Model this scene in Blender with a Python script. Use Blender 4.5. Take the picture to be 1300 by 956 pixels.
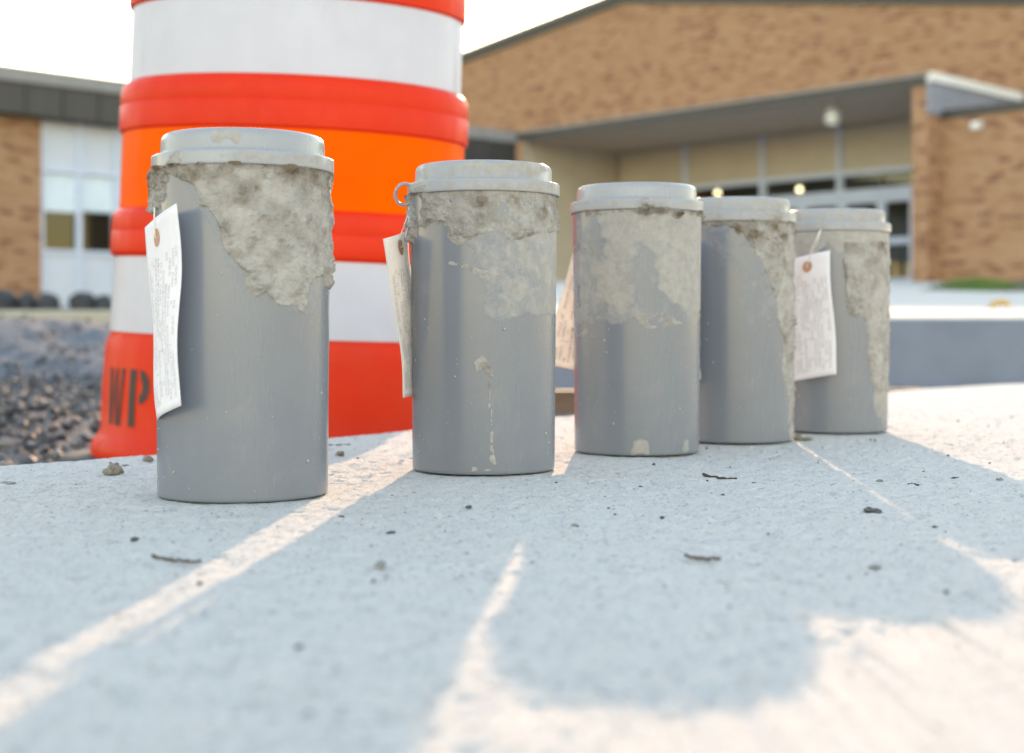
import bpy, math, random
import numpy as np
from mathutils import Vector, Matrix

# ------------------------------------------------------------------ camera, sky, sun, exposure
scene = bpy.context.scene
for o in list(bpy.data.objects):
    bpy.data.objects.remove(o)
COL = scene.collection
F = 1300 * 50 / 36.0          # focal length of the 50 mm lens in photo pixels
HOR = 418.0                   # row of the horizon in the photo
EYE = 0.103                   # lens height above the slab

cam_d = bpy.data.cameras.new('camera')
cam_d.lens = 50; cam_d.sensor_width = 36; cam_d.sensor_fit = 'HORIZONTAL'
cam_d.shift_y = -(478 - HOR) / 1300
cam_d.clip_start = 0.02; cam_d.clip_end = 5000
cam_d.dof.use_dof = True; cam_d.dof.focus_distance = 0.94; cam_d.dof.aperture_fstop = 7.5
cam = bpy.data.objects.new('camera', cam_d); COL.objects.link(cam)
cam.location = (0, 0, EYE); cam.rotation_euler = (math.pi / 2, 0, 0)
scene.camera = cam

SUN_DIR = Vector((0.082, 1.0, 0.288)).normalized()
sun_el = math.asin(SUN_DIR.z); sun_az = math.atan2(SUN_DIR.x, SUN_DIR.y)
world = bpy.data.worlds.new('World'); scene.world = world; world.use_nodes = True
wt = world.node_tree
sky = wt.nodes.new('ShaderNodeTexSky'); sky.sky_type = 'NISHITA'; sky.sun_disc = False
sky.sun_elevation = sun_el; sky.sun_rotation = sun_az
sky.air_density = 1.5; sky.dust_density = 0.3; sky.ozone_density = 1.3
wt.links.new(sky.outputs[0], wt.nodes['Background'].inputs[0])
wt.nodes['Background'].inputs[1].default_value = 0.15

sun_l = bpy.data.lights.new('sun', 'SUN'); sun_l.energy = 2.0; sun_l.angle = math.radians(0.53)
sun_l.color = (0.68, 0.50, 0.335)   # low hazy sun
sun_o = bpy.data.objects.new('sun', sun_l); COL.objects.link(sun_o)
sun_o.rotation_euler = SUN_DIR.to_track_quat('Z', 'Y').to_euler()

scene.view_settings.view_transform = 'Standard'; scene.view_settings.look = 'None'
scene.view_settings.gamma = 1; scene.view_settings.exposure = 2.25
scene.view_settings.use_white_balance = True       # camera balanced for open shade
scene.view_settings.white_balance_temperature = 7900; scene.view_settings.white_balance_tint = 18

# ------------------------------------------------------------------ helpers
rng = np.random.default_rng(7); random.seed(7)

def at(px, py, Y):
    return Vector(((px - 650) * Y / F, Y, EYE + (HOR - py) * Y / F))

def ground_at(px, py, z=0.0):
    Y = F * (EYE - z) / (py - HOR)
    return Vector(((px - 650) * Y / F, Y, z))

def tag(o, label=None, cat=None, group=None, kind=None):
    if label: o['label'] = label
    if cat: o['category'] = cat
    if group: o['group'] = group
    if kind: o['kind'] = kind
    return o

def empty(name, loc=(0, 0, 0)):
    o = bpy.data.objects.new(name, None); COL.objects.link(o)
    o.location = loc; o.empty_display_size = 0.05
    return o

def link(name, me, mat=None, parent=None):
    o = bpy.data.objects.new(name, me); COL.objects.link(o)
    if mat and not me.materials: me.materials.append(mat)
    if parent: o.parent = parent
    return o

def mesh_np(name, verts, faces, smooth=True):
    """verts Nx3, faces Mx3 or Mx4 arrays"""
    verts = np.asarray(verts, np.float32); faces = np.asarray(faces, np.int32)
    me = bpy.data.meshes.new(name); k = faces.shape[1]
    me.vertices.add(len(verts)); me.vertices.foreach_set('co', verts.ravel())
    me.loops.add(faces.size); me.loops.foreach_set('vertex_index', faces.ravel())
    me.polygons.add(len(faces))
    me.polygons.foreach_set('loop_start', np.arange(0, faces.size, k, dtype=np.int32))
    me.polygons.foreach_set('loop_total', np.full(len(faces), k, np.int32))
    me.polygons.foreach_set('use_smooth', np.full(len(faces), smooth))
    me.update(calc_edges=True)
    return me

class MB:
    """collects simple solids into one mesh"""
    def __init__(s): s.v = []; s.f = []; s.sm = []
    def add(s, v, f, smooth=False):
        b = len(s.v); s.v += [tuple(p) for p in v]; s.f += [tuple(i + b for i in q) for q in f]
        s.sm += [smooth] * len(f); return s
    def box(s, x0, x1, y0, y1, z0, z1, M=None):
        v = [Vector((x, y, z)) for z in (z0, z1) for y in (y0, y1) for x in (x0, x1)]
        if M is not None: v = [M @ p for p in v]
        f = [(0, 2, 3, 1), (4, 5, 7, 6), (0, 1, 5, 4), (2, 6, 7, 3), (0, 4, 6, 2), (1, 3, 7, 5)]
        return s.add(v, f)
    def tube(s, pts, r, n=8, cap=True):
        pts = [Vector(p) for p in pts]; rings = []
        for i, p in enumerate(pts):
            t = (pts[min(i + 1, len(pts) - 1)] - pts[max(i - 1, 0)]).normalized()
            a = t.cross(Vector((0.3, 0.2, 1))).normalized() if abs(t.z) < 0.95 else t.cross(Vector((1, 0, 0))).normalized()
            b = t.cross(a)
            ri = r[i] if isinstance(r, (list, tuple)) else r
            rings.append([p + (a * math.cos(2 * math.pi * k / n) + b * math.sin(2 * math.pi * k / n)) * ri for k in range(n)])
        v = [q for R in rings for q in R]; f = []
        for i in range(len(pts) - 1):
            for k in range(n):
                f.append((i * n + k, i * n + (k + 1) % n, (i + 1) * n + (k + 1) % n, (i + 1) * n + k))
        if cap:
            f.append(tuple(range(n - 1, -1, -1))); f.append(tuple((len(pts) - 1) * n + k for k in range(n)))
        return s.add(v, f, True)
    def revolve(s, prof, n=64, a0=0.0, a1=2 * math.pi, M=None):
        full = abs(a1 - a0 - 2 * math.pi) < 1e-6
        m = n if full else n + 1
        v = []
        for r, z in prof:
            for k in range(m):
                a = a0 + (a1 - a0) * k / n
                p = Vector((r * math.cos(a), r * math.sin(a), z)); v.append(M @ p if M is not None else p)
        f = []
        for i in range(len(prof) - 1):
            for k in range(n):
                k2 = (k + 1) % m
                f.append((i * m + k, i * m + k2, (i + 1) * m + k2, (i + 1) * m + k))
        return s.add(v, f, True)
    def mesh(s, name, sharp=None):
        me = bpy.data.meshes.new(name); me.from_pydata(s.v, [], s.f)
        me.polygons.foreach_set('use_smooth', s.sm); me.update()
        if sharp: me.set_sharp_from_angle(angle=math.radians(sharp))
        return me
    def build(s, name, mat, parent=None, sharp=None):
        return link(name, s.mesh(name, sharp), mat, parent)

# --- numpy gradient-free value noise
def _h(i, j, k, seed):
    n = (i.astype(np.int64) * 374761393 + j.astype(np.int64) * 668265263 + k.astype(np.int64) * 2147483647 + seed * 974634757) & 0xffffffff
    n = ((n ^ (n >> 13)) * 1274126177) & 0xffffffff
    n = ((n ^ (n >> 16)) * 2246822519) & 0xffffffff
    return ((n ^ (n >> 15)) & 0xffffff).astype(np.float64) / 0xffffff

def vnoise(P, seed=0):
    I = np.floor(P).astype(np.int64); f = P - I; u = f * f * f * (f * (f * 6 - 15) + 10)
    i, j, k = I[:, 0], I[:, 1], I[:, 2]; r = 0
    for a in (0, 1):
        wa = u[:, 0] if a else 1 - u[:, 0]
        for b in (0, 1):
            wb = u[:, 1] if b else 1 - u[:, 1]
            for c in (0, 1):
                wc = u[:, 2] if c else 1 - u[:, 2]
                r = r + wa * wb * wc * _h(i + a, j + b, k + c, seed)
    return r * 2 - 1

def fbm(P, scale, oct=4, seed=0, gain=0.5):
    r = 0; a = 1.0; t = 0
    for o in range(oct):
        r = r + a * vnoise(P * scale * (2.03 ** o) + 17.3 * o, seed + o); t += a; a *= gain
    return r / t * 1.6

def sdist(px, py, poly):
    """signed distance to a polygon, positive inside"""
    poly = np.asarray(poly, float); d = np.full(px.shape, 1e9); ins = np.zeros(px.shape, bool)
    n = len(poly)
    for i in range(n):
        ax, ay = poly[i]; bx, by = poly[(i + 1) % n]
        ex, ey = bx - ax, by - ay; L = ex * ex + ey * ey + 1e-9
        t = np.clip(((px - ax) * ex + (py - ay) * ey) / L, 0, 1)
        d = np.minimum(d, np.hypot(px - ax - t * ex, py - ay - t * ey))
        c = ((ay > py) != (by > py)) & (px < ex * (py - ay) / (by - ay + 1e-12) + ax)
        ins ^= c
    return np.where(ins, d, -d)

def sstep(x, a, b):
    t = np.clip((x - a) / (b - a), 0, 1); return t * t * (3 - 2 * t)

# ------------------------------------------------------------------ materials
def mat_new(name):
    m = bpy.data.materials.new(name); m.use_nodes = True
    return m, m.node_tree, m.node_tree.nodes['Principled BSDF']

def nd(t, typ, **kw):
    n = t.nodes.new(typ)
    for k, v in kw.items():
        if k in n.inputs: n.inputs[k].default_value = v
        else: setattr(n, k, v)
    return n

def ramp(t, src, stops):
    r = t.nodes.new('ShaderNodeValToRGB'); e = r.color_ramp.elements
    while len(e) > 1: e.remove(e[0])
    e[0].position = stops[0][0]; e[0].color = tuple(stops[0][1]) + (1,)
    for p, c in stops[1:]:
        q = e.new(p); q.color = tuple(c) + (1,)
    t.links.new(src, r.inputs[0]); return r.outputs[0]

def mixc(t, fac, a, b):
    m = t.nodes.new('ShaderNodeMix'); m.data_type = 'RGBA'
    for s, v in ((m.inputs[0], fac), (m.inputs[6], a), (m.inputs[7], b)):
        if hasattr(v, 'is_linked'): t.links.new(v, s)
        else: s.default_value = v if isinstance(v, (int, float)) else tuple(v) + (1,)
    return m.outputs[2]

def noise(t, scale, detail=4, rough=0.55, coord=None, stretch=None, dist=0.0):
    tc = t.nodes.new('ShaderNodeTexCoord'); src = tc.outputs[coord or 'Object']
    if stretch:
        mp = t.nodes.new('ShaderNodeMapping'); mp.inputs['Scale'].default_value = stretch
        t.links.new(src, mp.inputs[0]); src = mp.outputs[0]
    n = nd(t, 'ShaderNodeTexNoise', Scale=scale, Detail=detail, Roughness=rough, Distortion=dist)
    t.links.new(src, n.inputs['Vector']); return n.outputs[0]

def bump(t, bsdf, h, strength=0.3, dist=0.001, prev=None):
    b = nd(t, 'ShaderNodeBump', Strength=strength, Distance=dist); t.links.new(h, b.inputs['Height'])
    if prev: t.links.new(prev, b.inputs['Normal'])
    t.links.new(b.outputs[0], bsdf.inputs['Normal']); return b.outputs[0]

def M_simple(name, a, b, rough=0.6, scale=40, bstr=0.15, bdist=0.001, metallic=0.0, spec=0.5, stretch=None, rvar=0.0):
    m, t, p = mat_new(name)
    n = noise(t, scale, 5, 0.6, stretch=stretch)
    c = ramp(t, n, [(0.3, a), (0.7, b)]); t.links.new(c, p.inputs['Base Color'])
    p.inputs['Roughness'].default_value = rough; p.inputs['Metallic'].default_value = metallic
    p.inputs['Specular IOR Level'].default_value = spec
    if rvar:
        n2 = noise(t, scale * 0.4, 4, 0.6)
        mr = nd(t, 'ShaderNodeMapRange'); mr.inputs['To Min'].default_value = rough - rvar; mr.inputs['To Max'].default_value = rough + rvar
        t.links.new(n2, mr.inputs['Value']); t.links.new(mr.outputs[0], p.inputs['Roughness'])
    if bstr: bump(t, p, n, bstr, bdist)
    return m

def M_slab():
    m, t, p = mat_new('slab_concrete')
    big = noise(t, 3.0, 5, 0.6); mid = noise(t, 60, 6, 0.7); fine = noise(t, 420, 5, 0.75); grain = noise(t, 1300, 2, 0.6)
    c = ramp(t, big, [(0.3, (0.53, 0.512, 0.49)), (0.7, (0.58, 0.562, 0.54))])
    c = mixc(t, ramp(t, mid, [(0.35, (0, 0, 0)), (0.75, (0.9,) * 3)]), c, (0.65, 0.632, 0.61))
    c = mixc(t, ramp(t, fine, [(0.34, (0.85,) * 3), (0.46, (0, 0, 0))]), c, (0.24, 0.23, 0.215))
    c = mixc(t, ramp(t, grain, [(0.45, (0, 0, 0)), (0.75, (0.7,) * 3)]), c, (0.68, 0.66, 0.635))
    sp = noise(t, 250, 3, 0.6)
    c = mixc(t, ramp(t, sp, [(0.635, (0, 0, 0)), (0.69, (0.85,) * 3)]), c, (0.17, 0.16, 0.15))
    t.links.new(c, p.inputs['Base Color']); p.inputs['Roughness'].default_value = 0.88
    p.inputs['Specular IOR Level'].default_value = 0.25
    b = bump(t, p, fine, 1.0, 0.0018); bump(t, p, grain, 0.7, 0.0008, b)
    return m

def film_mask(t, lo=0.34, hi=0.84):
    """thin dried cement film: the vertex value says how much, noise breaks it up"""
    at_ = t.nodes.new('ShaderNodeAttribute'); at_.attribute_name = 'film'
    n = noise(t, 75, 9, 0.72, dist=0.5)
    k = t.nodes.new('ShaderNodeMath'); k.operation = 'MULTIPLY_ADD'; k.inputs[1].default_value = 1.5; k.inputs[2].default_value = -0.75
    t.links.new(n, k.inputs[0])
    s_ = t.nodes.new('ShaderNodeMath'); s_.operation = 'ADD'; t.links.new(k.outputs[0], s_.inputs[0]); t.links.new(at_.outputs['Fac'], s_.inputs[1])
    mr = t.nodes.new('ShaderNodeMapRange'); mr.interpolation_type = 'SMOOTHSTEP'; mr.inputs['From Min'].default_value = lo; mr.inputs['From Max'].default_value = hi
    t.links.new(s_.outputs[0], mr.inputs['Value'])
    return mr.outputs[0]

def M_plastic(name='grey_mold_plastic', ca=(0.148, 0.167, 0.202), cb=(0.161, 0.180, 0.216), r0=0.20, r1=0.31):
    m, t, p = mat_new(name)
    n = noise(t, 14, 5, 0.6); s = noise(t, 9, 6, 0.7, stretch=(6, 6, 0.6))
    c = ramp(t, n, [(0.3, ca), (0.7, cb)])
    dust = noise(t, 30, 8, 0.72, dist=0.6)
    c = mixc(t, ramp(t, dust, [(0.54, (0, 0, 0)), (0.8, (0.28,) * 3)]), c, (0.31, 0.285, 0.25))
    sm = noise(t, 12, 6, 0.7, stretch=(3, 3, 0.35), dist=1.0)
    c = mixc(t, ramp(t, sm, [(0.56, (0, 0, 0)), (0.78, (0.10,) * 3)]), c, (0.32, 0.30, 0.27))
    fm = film_mask(t)
    fc = ramp(t, noise(t, 140, 6, 0.7), [(0.3, (0.260, 0.242, 0.228)), (0.7, (0.365, 0.345, 0.330))])
    c = mixc(t, fm, c, fc)
    t.links.new(c, p.inputs['Base Color'])
    r = ramp(t, s, [(0.3, (r0,) * 3), (0.75, (r1,) * 3)])
    r = mixc(t, fm, r, (0.85, 0.85, 0.85)); t.links.new(r, p.inputs['Roughness'])
    p.inputs['Specular IOR Level'].default_value = 0.5
    b1 = bump(t, p, noise(t, 60, 3, 0.5, stretch=(1, 1, 0.3)), 0.05, 0.0006)
    bump(t, p, fm, 0.6, 0.0003, b1)
    return m

def M_lid():
    return M_plastic('grey_lid_plastic', (0.245, 0.262, 0.300), (0.275, 0.292, 0.328), 0.22, 0.40)

def M_crust():
    m, t, p = mat_new('dried_mortar')
    at_ = t.nodes.new('ShaderNodeAttribute'); at_.attribute_name = 'stain'
    n = noise(t, 60, 6, 0.7); f = noise(t, 420, 4, 0.7)
    c = ramp(t, n, [(0.3, (0.215, 0.196, 0.180)), (0.48, (0.315, 0.296, 0.282)), (0.72, (0.415, 0.396, 0.385))])
    c = mixc(t, at_.outputs['Fac'], c, (0.120, 0.086, 0.052))
    c = mixc(t, ramp(t, f, [(0.26, (0.9,) * 3), (0.38, (0, 0, 0))]), c, (0.14, 0.12, 0.10))
    t.links.new(c, p.inputs['Base Color']); p.inputs['Roughness'].default_value = 0.82
    p.inputs['Specular IOR Level'].default_value = 0.3
    b1 = bump(t, p, noise(t, 150, 6, 0.65, dist=0.8), 0.65, 0.0034); bump(t, p, f, 0.7, 0.0011, b1)
    return m

def M_paper(name='tag_paper', pa=(0.84, 0.825, 0.87), pb=(0.89, 0.875, 0.92), trans=0.34):
    m, t, p = mat_new(name)
    uv = t.nodes.new('ShaderNodeUVMap')
    sep = t.nodes.new('ShaderNodeSeparateXYZ'); t.links.new(uv.outputs[0], sep.inputs[0])
    def math_(op, a, b=None):
        k = t.nodes.new('ShaderNodeMath'); k.operation = op
        for s, v in ((k.inputs[0], a), (k.inputs[1], b)):
            if v is None: continue
            if hasattr(v, 'is_linked'): t.links.new(v, s)
            else: s.default_value = v
        return k.outputs[0]
    U, V = sep.outputs[0], sep.outputs[1]
    # rows of writing run along the length of the tag
    rowf = math_('FRACT', math_('MULTIPLY', U, 13.0))
    rown = math_('FLOOR', math_('MULTIPLY', U, 13.0))
    inrow = math_('LESS_THAN', math_('ABSOLUTE', math_('SUBTRACT', rowf, 0.5)), 0.30)
    rule = math_('LESS_THAN', rowf, 0.07)
    cmb = t.nodes.new('ShaderNodeCombineXYZ')
    t.links.new(math_('MULTIPLY', U, 44.0), cmb.inputs[0]); t.links.new(math_('MULTIPLY', V, 95.0), cmb.inputs[1]); t.links.new(rown, cmb.inputs[2])
    n1 = nd(t, 'ShaderNodeTexNoise', Scale=1.9, Detail=2.0); t.links.new(cmb.outputs[0], n1.inputs['Vector'])
    cm2 = t.nodes.new('ShaderNodeCombineXYZ')
    t.links.new(math_('MULTIPLY', V, 5.0), cm2.inputs[0]); t.links.new(math_('MULTIPLY', rown, 3.7), cm2.inputs[1])
    n2 = nd(t, 'ShaderNodeTexNoise', Scale=1.6, Detail=2.0); t.links.new(cm2.outputs[0], n2.inputs['Vector'])
    ink = math_('MULTIPLY', math_('MULTIPLY', inrow, math_('GREATER_THAN', n1.outputs[0], 0.53)), math_('GREATER_THAN', n2.outputs[0], 0.47))
    zone = math_('MULTIPLY', math_('LESS_THAN', V, 0.80), math_('MULTIPLY', math_('GREATER_THAN', V, 0.05), math_('MULTIPLY', math_('GREATER_THAN', U, 0.06), math_('LESS_THAN', U, 0.94))))
    ink = math_('MULTIPLY', ink, zone); rule = math_('MULTIPLY', rule, zone)
    n = noise(t, 120, 4, 0.6)
    c = ramp(t, n, [(0.3, pa), (0.7, pb)])
    c = mixc(t, math_('MULTIPLY', rule, 0.35), c, (0.42, 0.40, 0.42))
    c = mixc(t, math_('MULTIPLY', ink, 0.55), c, (0.13, 0.12, 0.14))
    st = ramp(t, noise(t, 35, 5, 0.7), [(0.6, (0, 0, 0)), (0.8, (0.5, 0.5, 0.5))])
    c = mixc(t, st, c, (0.52, 0.46, 0.38))
    t.links.new(c, p.inputs['Base Color']); p.inputs['Roughness'].default_value = 0.8
    tr = t.nodes.new('ShaderNodeBsdfTranslucent'); t.links.new(c, tr.inputs[0])
    mx = t.nodes.new('ShaderNodeMixShader'); mx.inputs[0].default_value = trans
    t.links.new(p.outputs[0], mx.inputs[1]); t.links.new(tr.outputs[0], mx.inputs[2])
    t.links.new(mx.outputs[0], t.nodes['Material Output'].inputs[0])
    return m

def M_brick():
    m, t, p = mat_new('tan_brick')
    g = t.nodes.new('ShaderNodeNewGeometry')
    c = ramp(t, g.outputs['Random Per Island'], [(0.0, (0.33, 0.170, 0.090)), (0.25, (0.37, 0.205, 0.117)), (0.55, (0.41, 0.238, 0.142)),
                                               (0.80, (0.35, 0.180, 0.100)), (0.88, (0.25, 0.108, 0.062)), (1.0, (0.19, 0.074, 0.048))])
    n = noise(t, 18, 5, 0.6)
    c = mixc(t, ramp(t, n, [(0.4, (0, 0, 0)), (0.8, (0.4, 0.4, 0.4))]), c, (0.24, 0.14, 0.09))
    t.links.new(c, p.inputs['Base Color']); p.inputs['Roughness'].default_value = 0.85
    bump(t, p, n, 0.3, 0.004); return m

def M_glass(name, tint):
    m, t, p = mat_new(name)
    tr = nd(t, 'ShaderNodeBsdfTransparent'); tr.inputs[0].default_value = tuple(tint) + (1,)
    gl = nd(t, 'ShaderNodeBsdfGlossy'); gl.inputs['Roughness'].default_value = 0.03
    fr = nd(t, 'ShaderNodeFresnel'); fr.inputs[0].default_value = 1.5
    mx = t.nodes.new('ShaderNodeMixShader')
    t.links.new(fr.outputs[0], mx.inputs[0]); t.links.new(tr.outputs[0], mx.inputs[1]); t.links.new(gl.outputs[0], mx.inputs[2])
    t.links.new(mx.outputs[0], t.nodes['Material Output'].inputs[0]); return m

def M_lamp(name, col, s):
    m, t, p = mat_new(name)
    p.inputs['Emission Color'].default_value = tuple(col) + (1,); p.inputs['Emission Strength'].default_value = s
    p.inputs['Base Color'].default_value = (0.8, 0.78, 0.7, 1); return m

def M_stones():
    m, t, p = mat_new('gravel_stone')
    g = t.nodes.new('ShaderNodeNewGeometry')
    c = ramp(t, g.outputs['Random Per Island'], [(0.0, (0.018, 0.022, 0.030)), (0.5, (0.042, 0.050, 0.064)), (0.82, (0.090, 0.100, 0.118)),
                                               (0.95, (0.16, 0.165, 0.17)), (1.0, (0.34, 0.30, 0.25))])
    n = noise(t, 90, 4, 0.6)
    c = mixc(t, ramp(t, n, [(0.35, (0.4,) * 3), (0.65, (0, 0, 0))]), c, (0.06, 0.06, 0.065))
    t.links.new(c, p.inputs['Base Color']); p.inputs['Roughness'].default_value = 0.62
    bump(t, p, n, 0.4, 0.002); return m

def M_scuffed(name, a, b, rough, spec, dirt, cell=0.0):
    m, t, p = mat_new(name)
    c = ramp(t, noise(t, 12, 5, 0.6), [(0.3, a), (0.7, b)])
    sc = noise(t, 26, 8, 0.75, stretch=(1, 1, 0.25), dist=1.2); sm = noise(t, 5, 6, 0.7)
    c = mixc(t, ramp(t, sc, [(0.60, (0, 0, 0)), (0.70, (0.30,) * 3)]), c, dirt)
    c = mixc(t, ramp(t, sm, [(0.50, (0, 0, 0)), (0.80, (0.22,) * 3)]), c, dirt)
    sp = noise(t, 95, 3, 0.6); c = mixc(t, ramp(t, sp, [(0.71, (0, 0, 0)), (0.76, (0.6,) * 3)]), c, dirt)
    t.links.new(c, p.inputs['Base Color']); p.inputs['Specular IOR Level'].default_value = spec
    t.links.new(ramp(t, sc, [(0.4, (rough,) * 3), (0.7, (rough + 0.25,) * 3)]), p.inputs['Roughness'])
    b1 = bump(t, p, noise(t, 40, 4, 0.6), 0.10, 0.0012)
    if cell:
        v = nd(t, 'ShaderNodeTexVoronoi', Scale=cell); tc = t.nodes.new('ShaderNodeTexCoord'); t.links.new(tc.outputs['Object'], v.inputs['Vector'])
        bump(t, p, v.outputs['Distance'], 0.12, 0.0008, b1)
    return m

MAT = dict(
    slab=M_slab(), plastic=M_plastic(), lid=M_lid(), crust=M_crust(), paper=M_paper(), backlit=M_paper('backlit_tag_paper', (0.79, 0.765, 0.74), (0.86, 0.835, 0.81), 0.5), brick=M_brick(), stone=M_stones(),  # second tag paper has warm backlight put into its colour
    eyelet=M_simple('red_fibre_eyelet', (0.40, 0.20, 0.14), (0.50, 0.27, 0.19), 0.7, 200),
    wire=M_simple('white_string', (0.62, 0.60, 0.56), (0.72, 0.70, 0.66), 0.6, 300),
    orange=M_scuffed('orange_drum_plastic', (0.60, 0.022, 0.005), (0.66, 0.030, 0.007), 0.38, 0.17, (0.46, 0.07, 0.035)),
    sheet_o=M_scuffed('orange_reflective_sheeting', (0.86, 0.082, 0.0005), (0.90, 0.100, 0.001), 0.40, 0.05, (0.66, 0.10, 0.01), 240),
    sheet_w=M_scuffed('white_reflective_sheeting', (0.435, 0.44, 0.52), (0.475, 0.48, 0.56), 0.36, 0.35, (0.36, 0.34, 0.34), 240),
    rubber=M_simple('black_rubber', (0.02, 0.02, 0.02), (0.035, 0.035, 0.035), 0.8, 60, 0.4),
    ink=M_simple('black_stencil_paint', (0.02, 0.016, 0.016), (0.05, 0.03, 0.03), 0.6, 120),
    fascia=M_simple('dark_bronze_fascia', (0.034, 0.032, 0.032), (0.048, 0.045, 0.045), 0.5, 3, 0.05, 0.01, stretch=(6, 6, 0.4)),
    gravelstop=M_simple('grey_roof_edge_metal', (0.19, 0.19, 0.20), (0.23, 0.23, 0.24), 0.4, 5, 0.03, 0.01),
    flashing=M_simple('white_flashing', (0.62, 0.62, 0.62), (0.70, 0.70, 0.69), 0.4, 5, 0.03, 0.01),
    siding=M_simple('blue_grey_siding', (0.20, 0.225, 0.29), (0.235, 0.26, 0.33), 0.45, 4, 0.03, 0.01),
    soffit=M_simple('brown_soffit', (0.42, 0.33, 0.27), (0.48, 0.38, 0.31), 0.7, 4, 0.05, 0.01),
    spandrel=M_simple('beige_spandrel_panel', (0.43, 0.385, 0.315), (0.49, 0.44, 0.365), 0.5, 2, 0.03, 0.01),
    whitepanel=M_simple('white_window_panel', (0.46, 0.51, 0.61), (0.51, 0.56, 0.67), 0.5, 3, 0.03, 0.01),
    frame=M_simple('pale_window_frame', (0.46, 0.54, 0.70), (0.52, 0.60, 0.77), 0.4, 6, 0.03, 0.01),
    sky_glass=M_simple('sky_tinted_glass', (0.56, 0.66, 0.76), (0.62, 0.72, 0.82), 0.8, 6, 0.03, 0.01),  # reflected sky put into the colour of the upper glass
    mortar=M_simple('wall_mortar', (0.32, 0.23, 0.155), (0.40, 0.29, 0.20), 0.9, 30, 0.3, 0.004),
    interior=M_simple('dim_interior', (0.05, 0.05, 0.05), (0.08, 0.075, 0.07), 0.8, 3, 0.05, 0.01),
    glass=M_glass('window_glass', (0.55, 0.60, 0.60)),
    globe=M_lamp('lit_globe', (1.0, 0.86, 0.55), 3.6),
    metal=M_simple('galvanised_lamp_metal', (0.45, 0.47, 0.48), (0.58, 0.60, 0.61), 0.35, 20, 0.05, 0.002, metallic=0.3),
    walk=M_simple('walkway_concrete', (0.40, 0.385, 0.36), (0.50, 0.485, 0.455), 0.85, 9, 0.3, 0.004),
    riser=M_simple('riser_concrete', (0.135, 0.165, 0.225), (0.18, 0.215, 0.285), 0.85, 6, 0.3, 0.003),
    dirt=M_simple('gravelly_dirt', (0.085, 0.085, 0.09), (0.19, 0.185, 0.18), 0.9, 26, 0.8, 0.02),
    heap=M_simple('grey_gravel_heap', (0.065, 0.078, 0.098), (0.125, 0.145, 0.175), 0.9, 55, 0.9, 0.012),
    curb=M_simple('old_curb_concrete', (0.30, 0.28, 0.24), (0.40, 0.37, 0.31), 0.85, 8, 0.3, 0.005),
    lumber=M_simple('form_lumber', (0.10, 0.075, 0.05), (0.18, 0.135, 0.09), 0.75, 14, 0.2, 0.002, stretch=(0.15, 3, 3)),
    mulch=M_simple('bark_mulch', (0.045, 0.03, 0.022), (0.12, 0.075, 0.05), 0.9, 40, 0.9, 0.02),
    grass=M_simple('grass_blades', (0.07, 0.14, 0.025), (0.13, 0.22, 0.05), 0.6, 30, 0.0),
    leaf=M_simple('dry_yellow_leaf', (0.50, 0.30, 0.06), (0.62, 0.42, 0.14), 0.7, 60, 0.2),
    boulder=M_simple('dark_heap_stone', (0.014, 0.017, 0.023), (0.035, 0.04, 0.048), 0.7, 14, 0.6, 0.02),
    pale=M_simple('sunlit_gravel_lump', (0.50, 0.45, 0.37), (0.62, 0.57, 0.48), 0.8, 40, 0.4, 0.003),  # sunlit brightness of the ground put into the colour
    pebble=M_simple('mortar_pebble', (0.15, 0.13, 0.105), (0.25, 0.225, 0.19), 0.85, 260, 0.6, 0.001),
    chip=M_simple('dark_chip', (0.03, 0.032, 0.036), (0.07, 0.07, 0.075), 0.6, 200, 0.5, 0.001),
    drop=M_simple('pale_mortar_drop', (0.30, 0.295, 0.29), (0.38, 0.37, 0.36), 0.7, 300, 0.3, 0.0005),
    greychip=M_simple('grey_chip', (0.16, 0.165, 0.17), (0.24, 0.24, 0.24), 0.7, 200, 0.5, 0.001),
    twig=M_simple('dead_twig', (0.030, 0.017, 0.012), (0.075, 0.042, 0.028), 0.75, 200, 0.5, 0.001),
)

# ------------------------------------------------------------------ the slab the moulds stand on
EDGE = np.array([(-6.0, -3.5), (-2.2, -0.3), (-0.9, 0.62), (-0.389, 1.081), (-0.293, 1.177), (-0.146, 1.387), (-0.105, 1.452), (0.061, 1.69),
                 (0.626, 2.368), (0.985, 2.734), (2.2, 3.35), (6.0, 3.40)])
def edge_y(x):
    r = 0
    for d in (-0.06, -0.03, 0.0, 0.03, 0.06): r = r + np.interp(x + d, EDGE[:, 0], EDGE[:, 1])
    return r / 5

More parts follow.
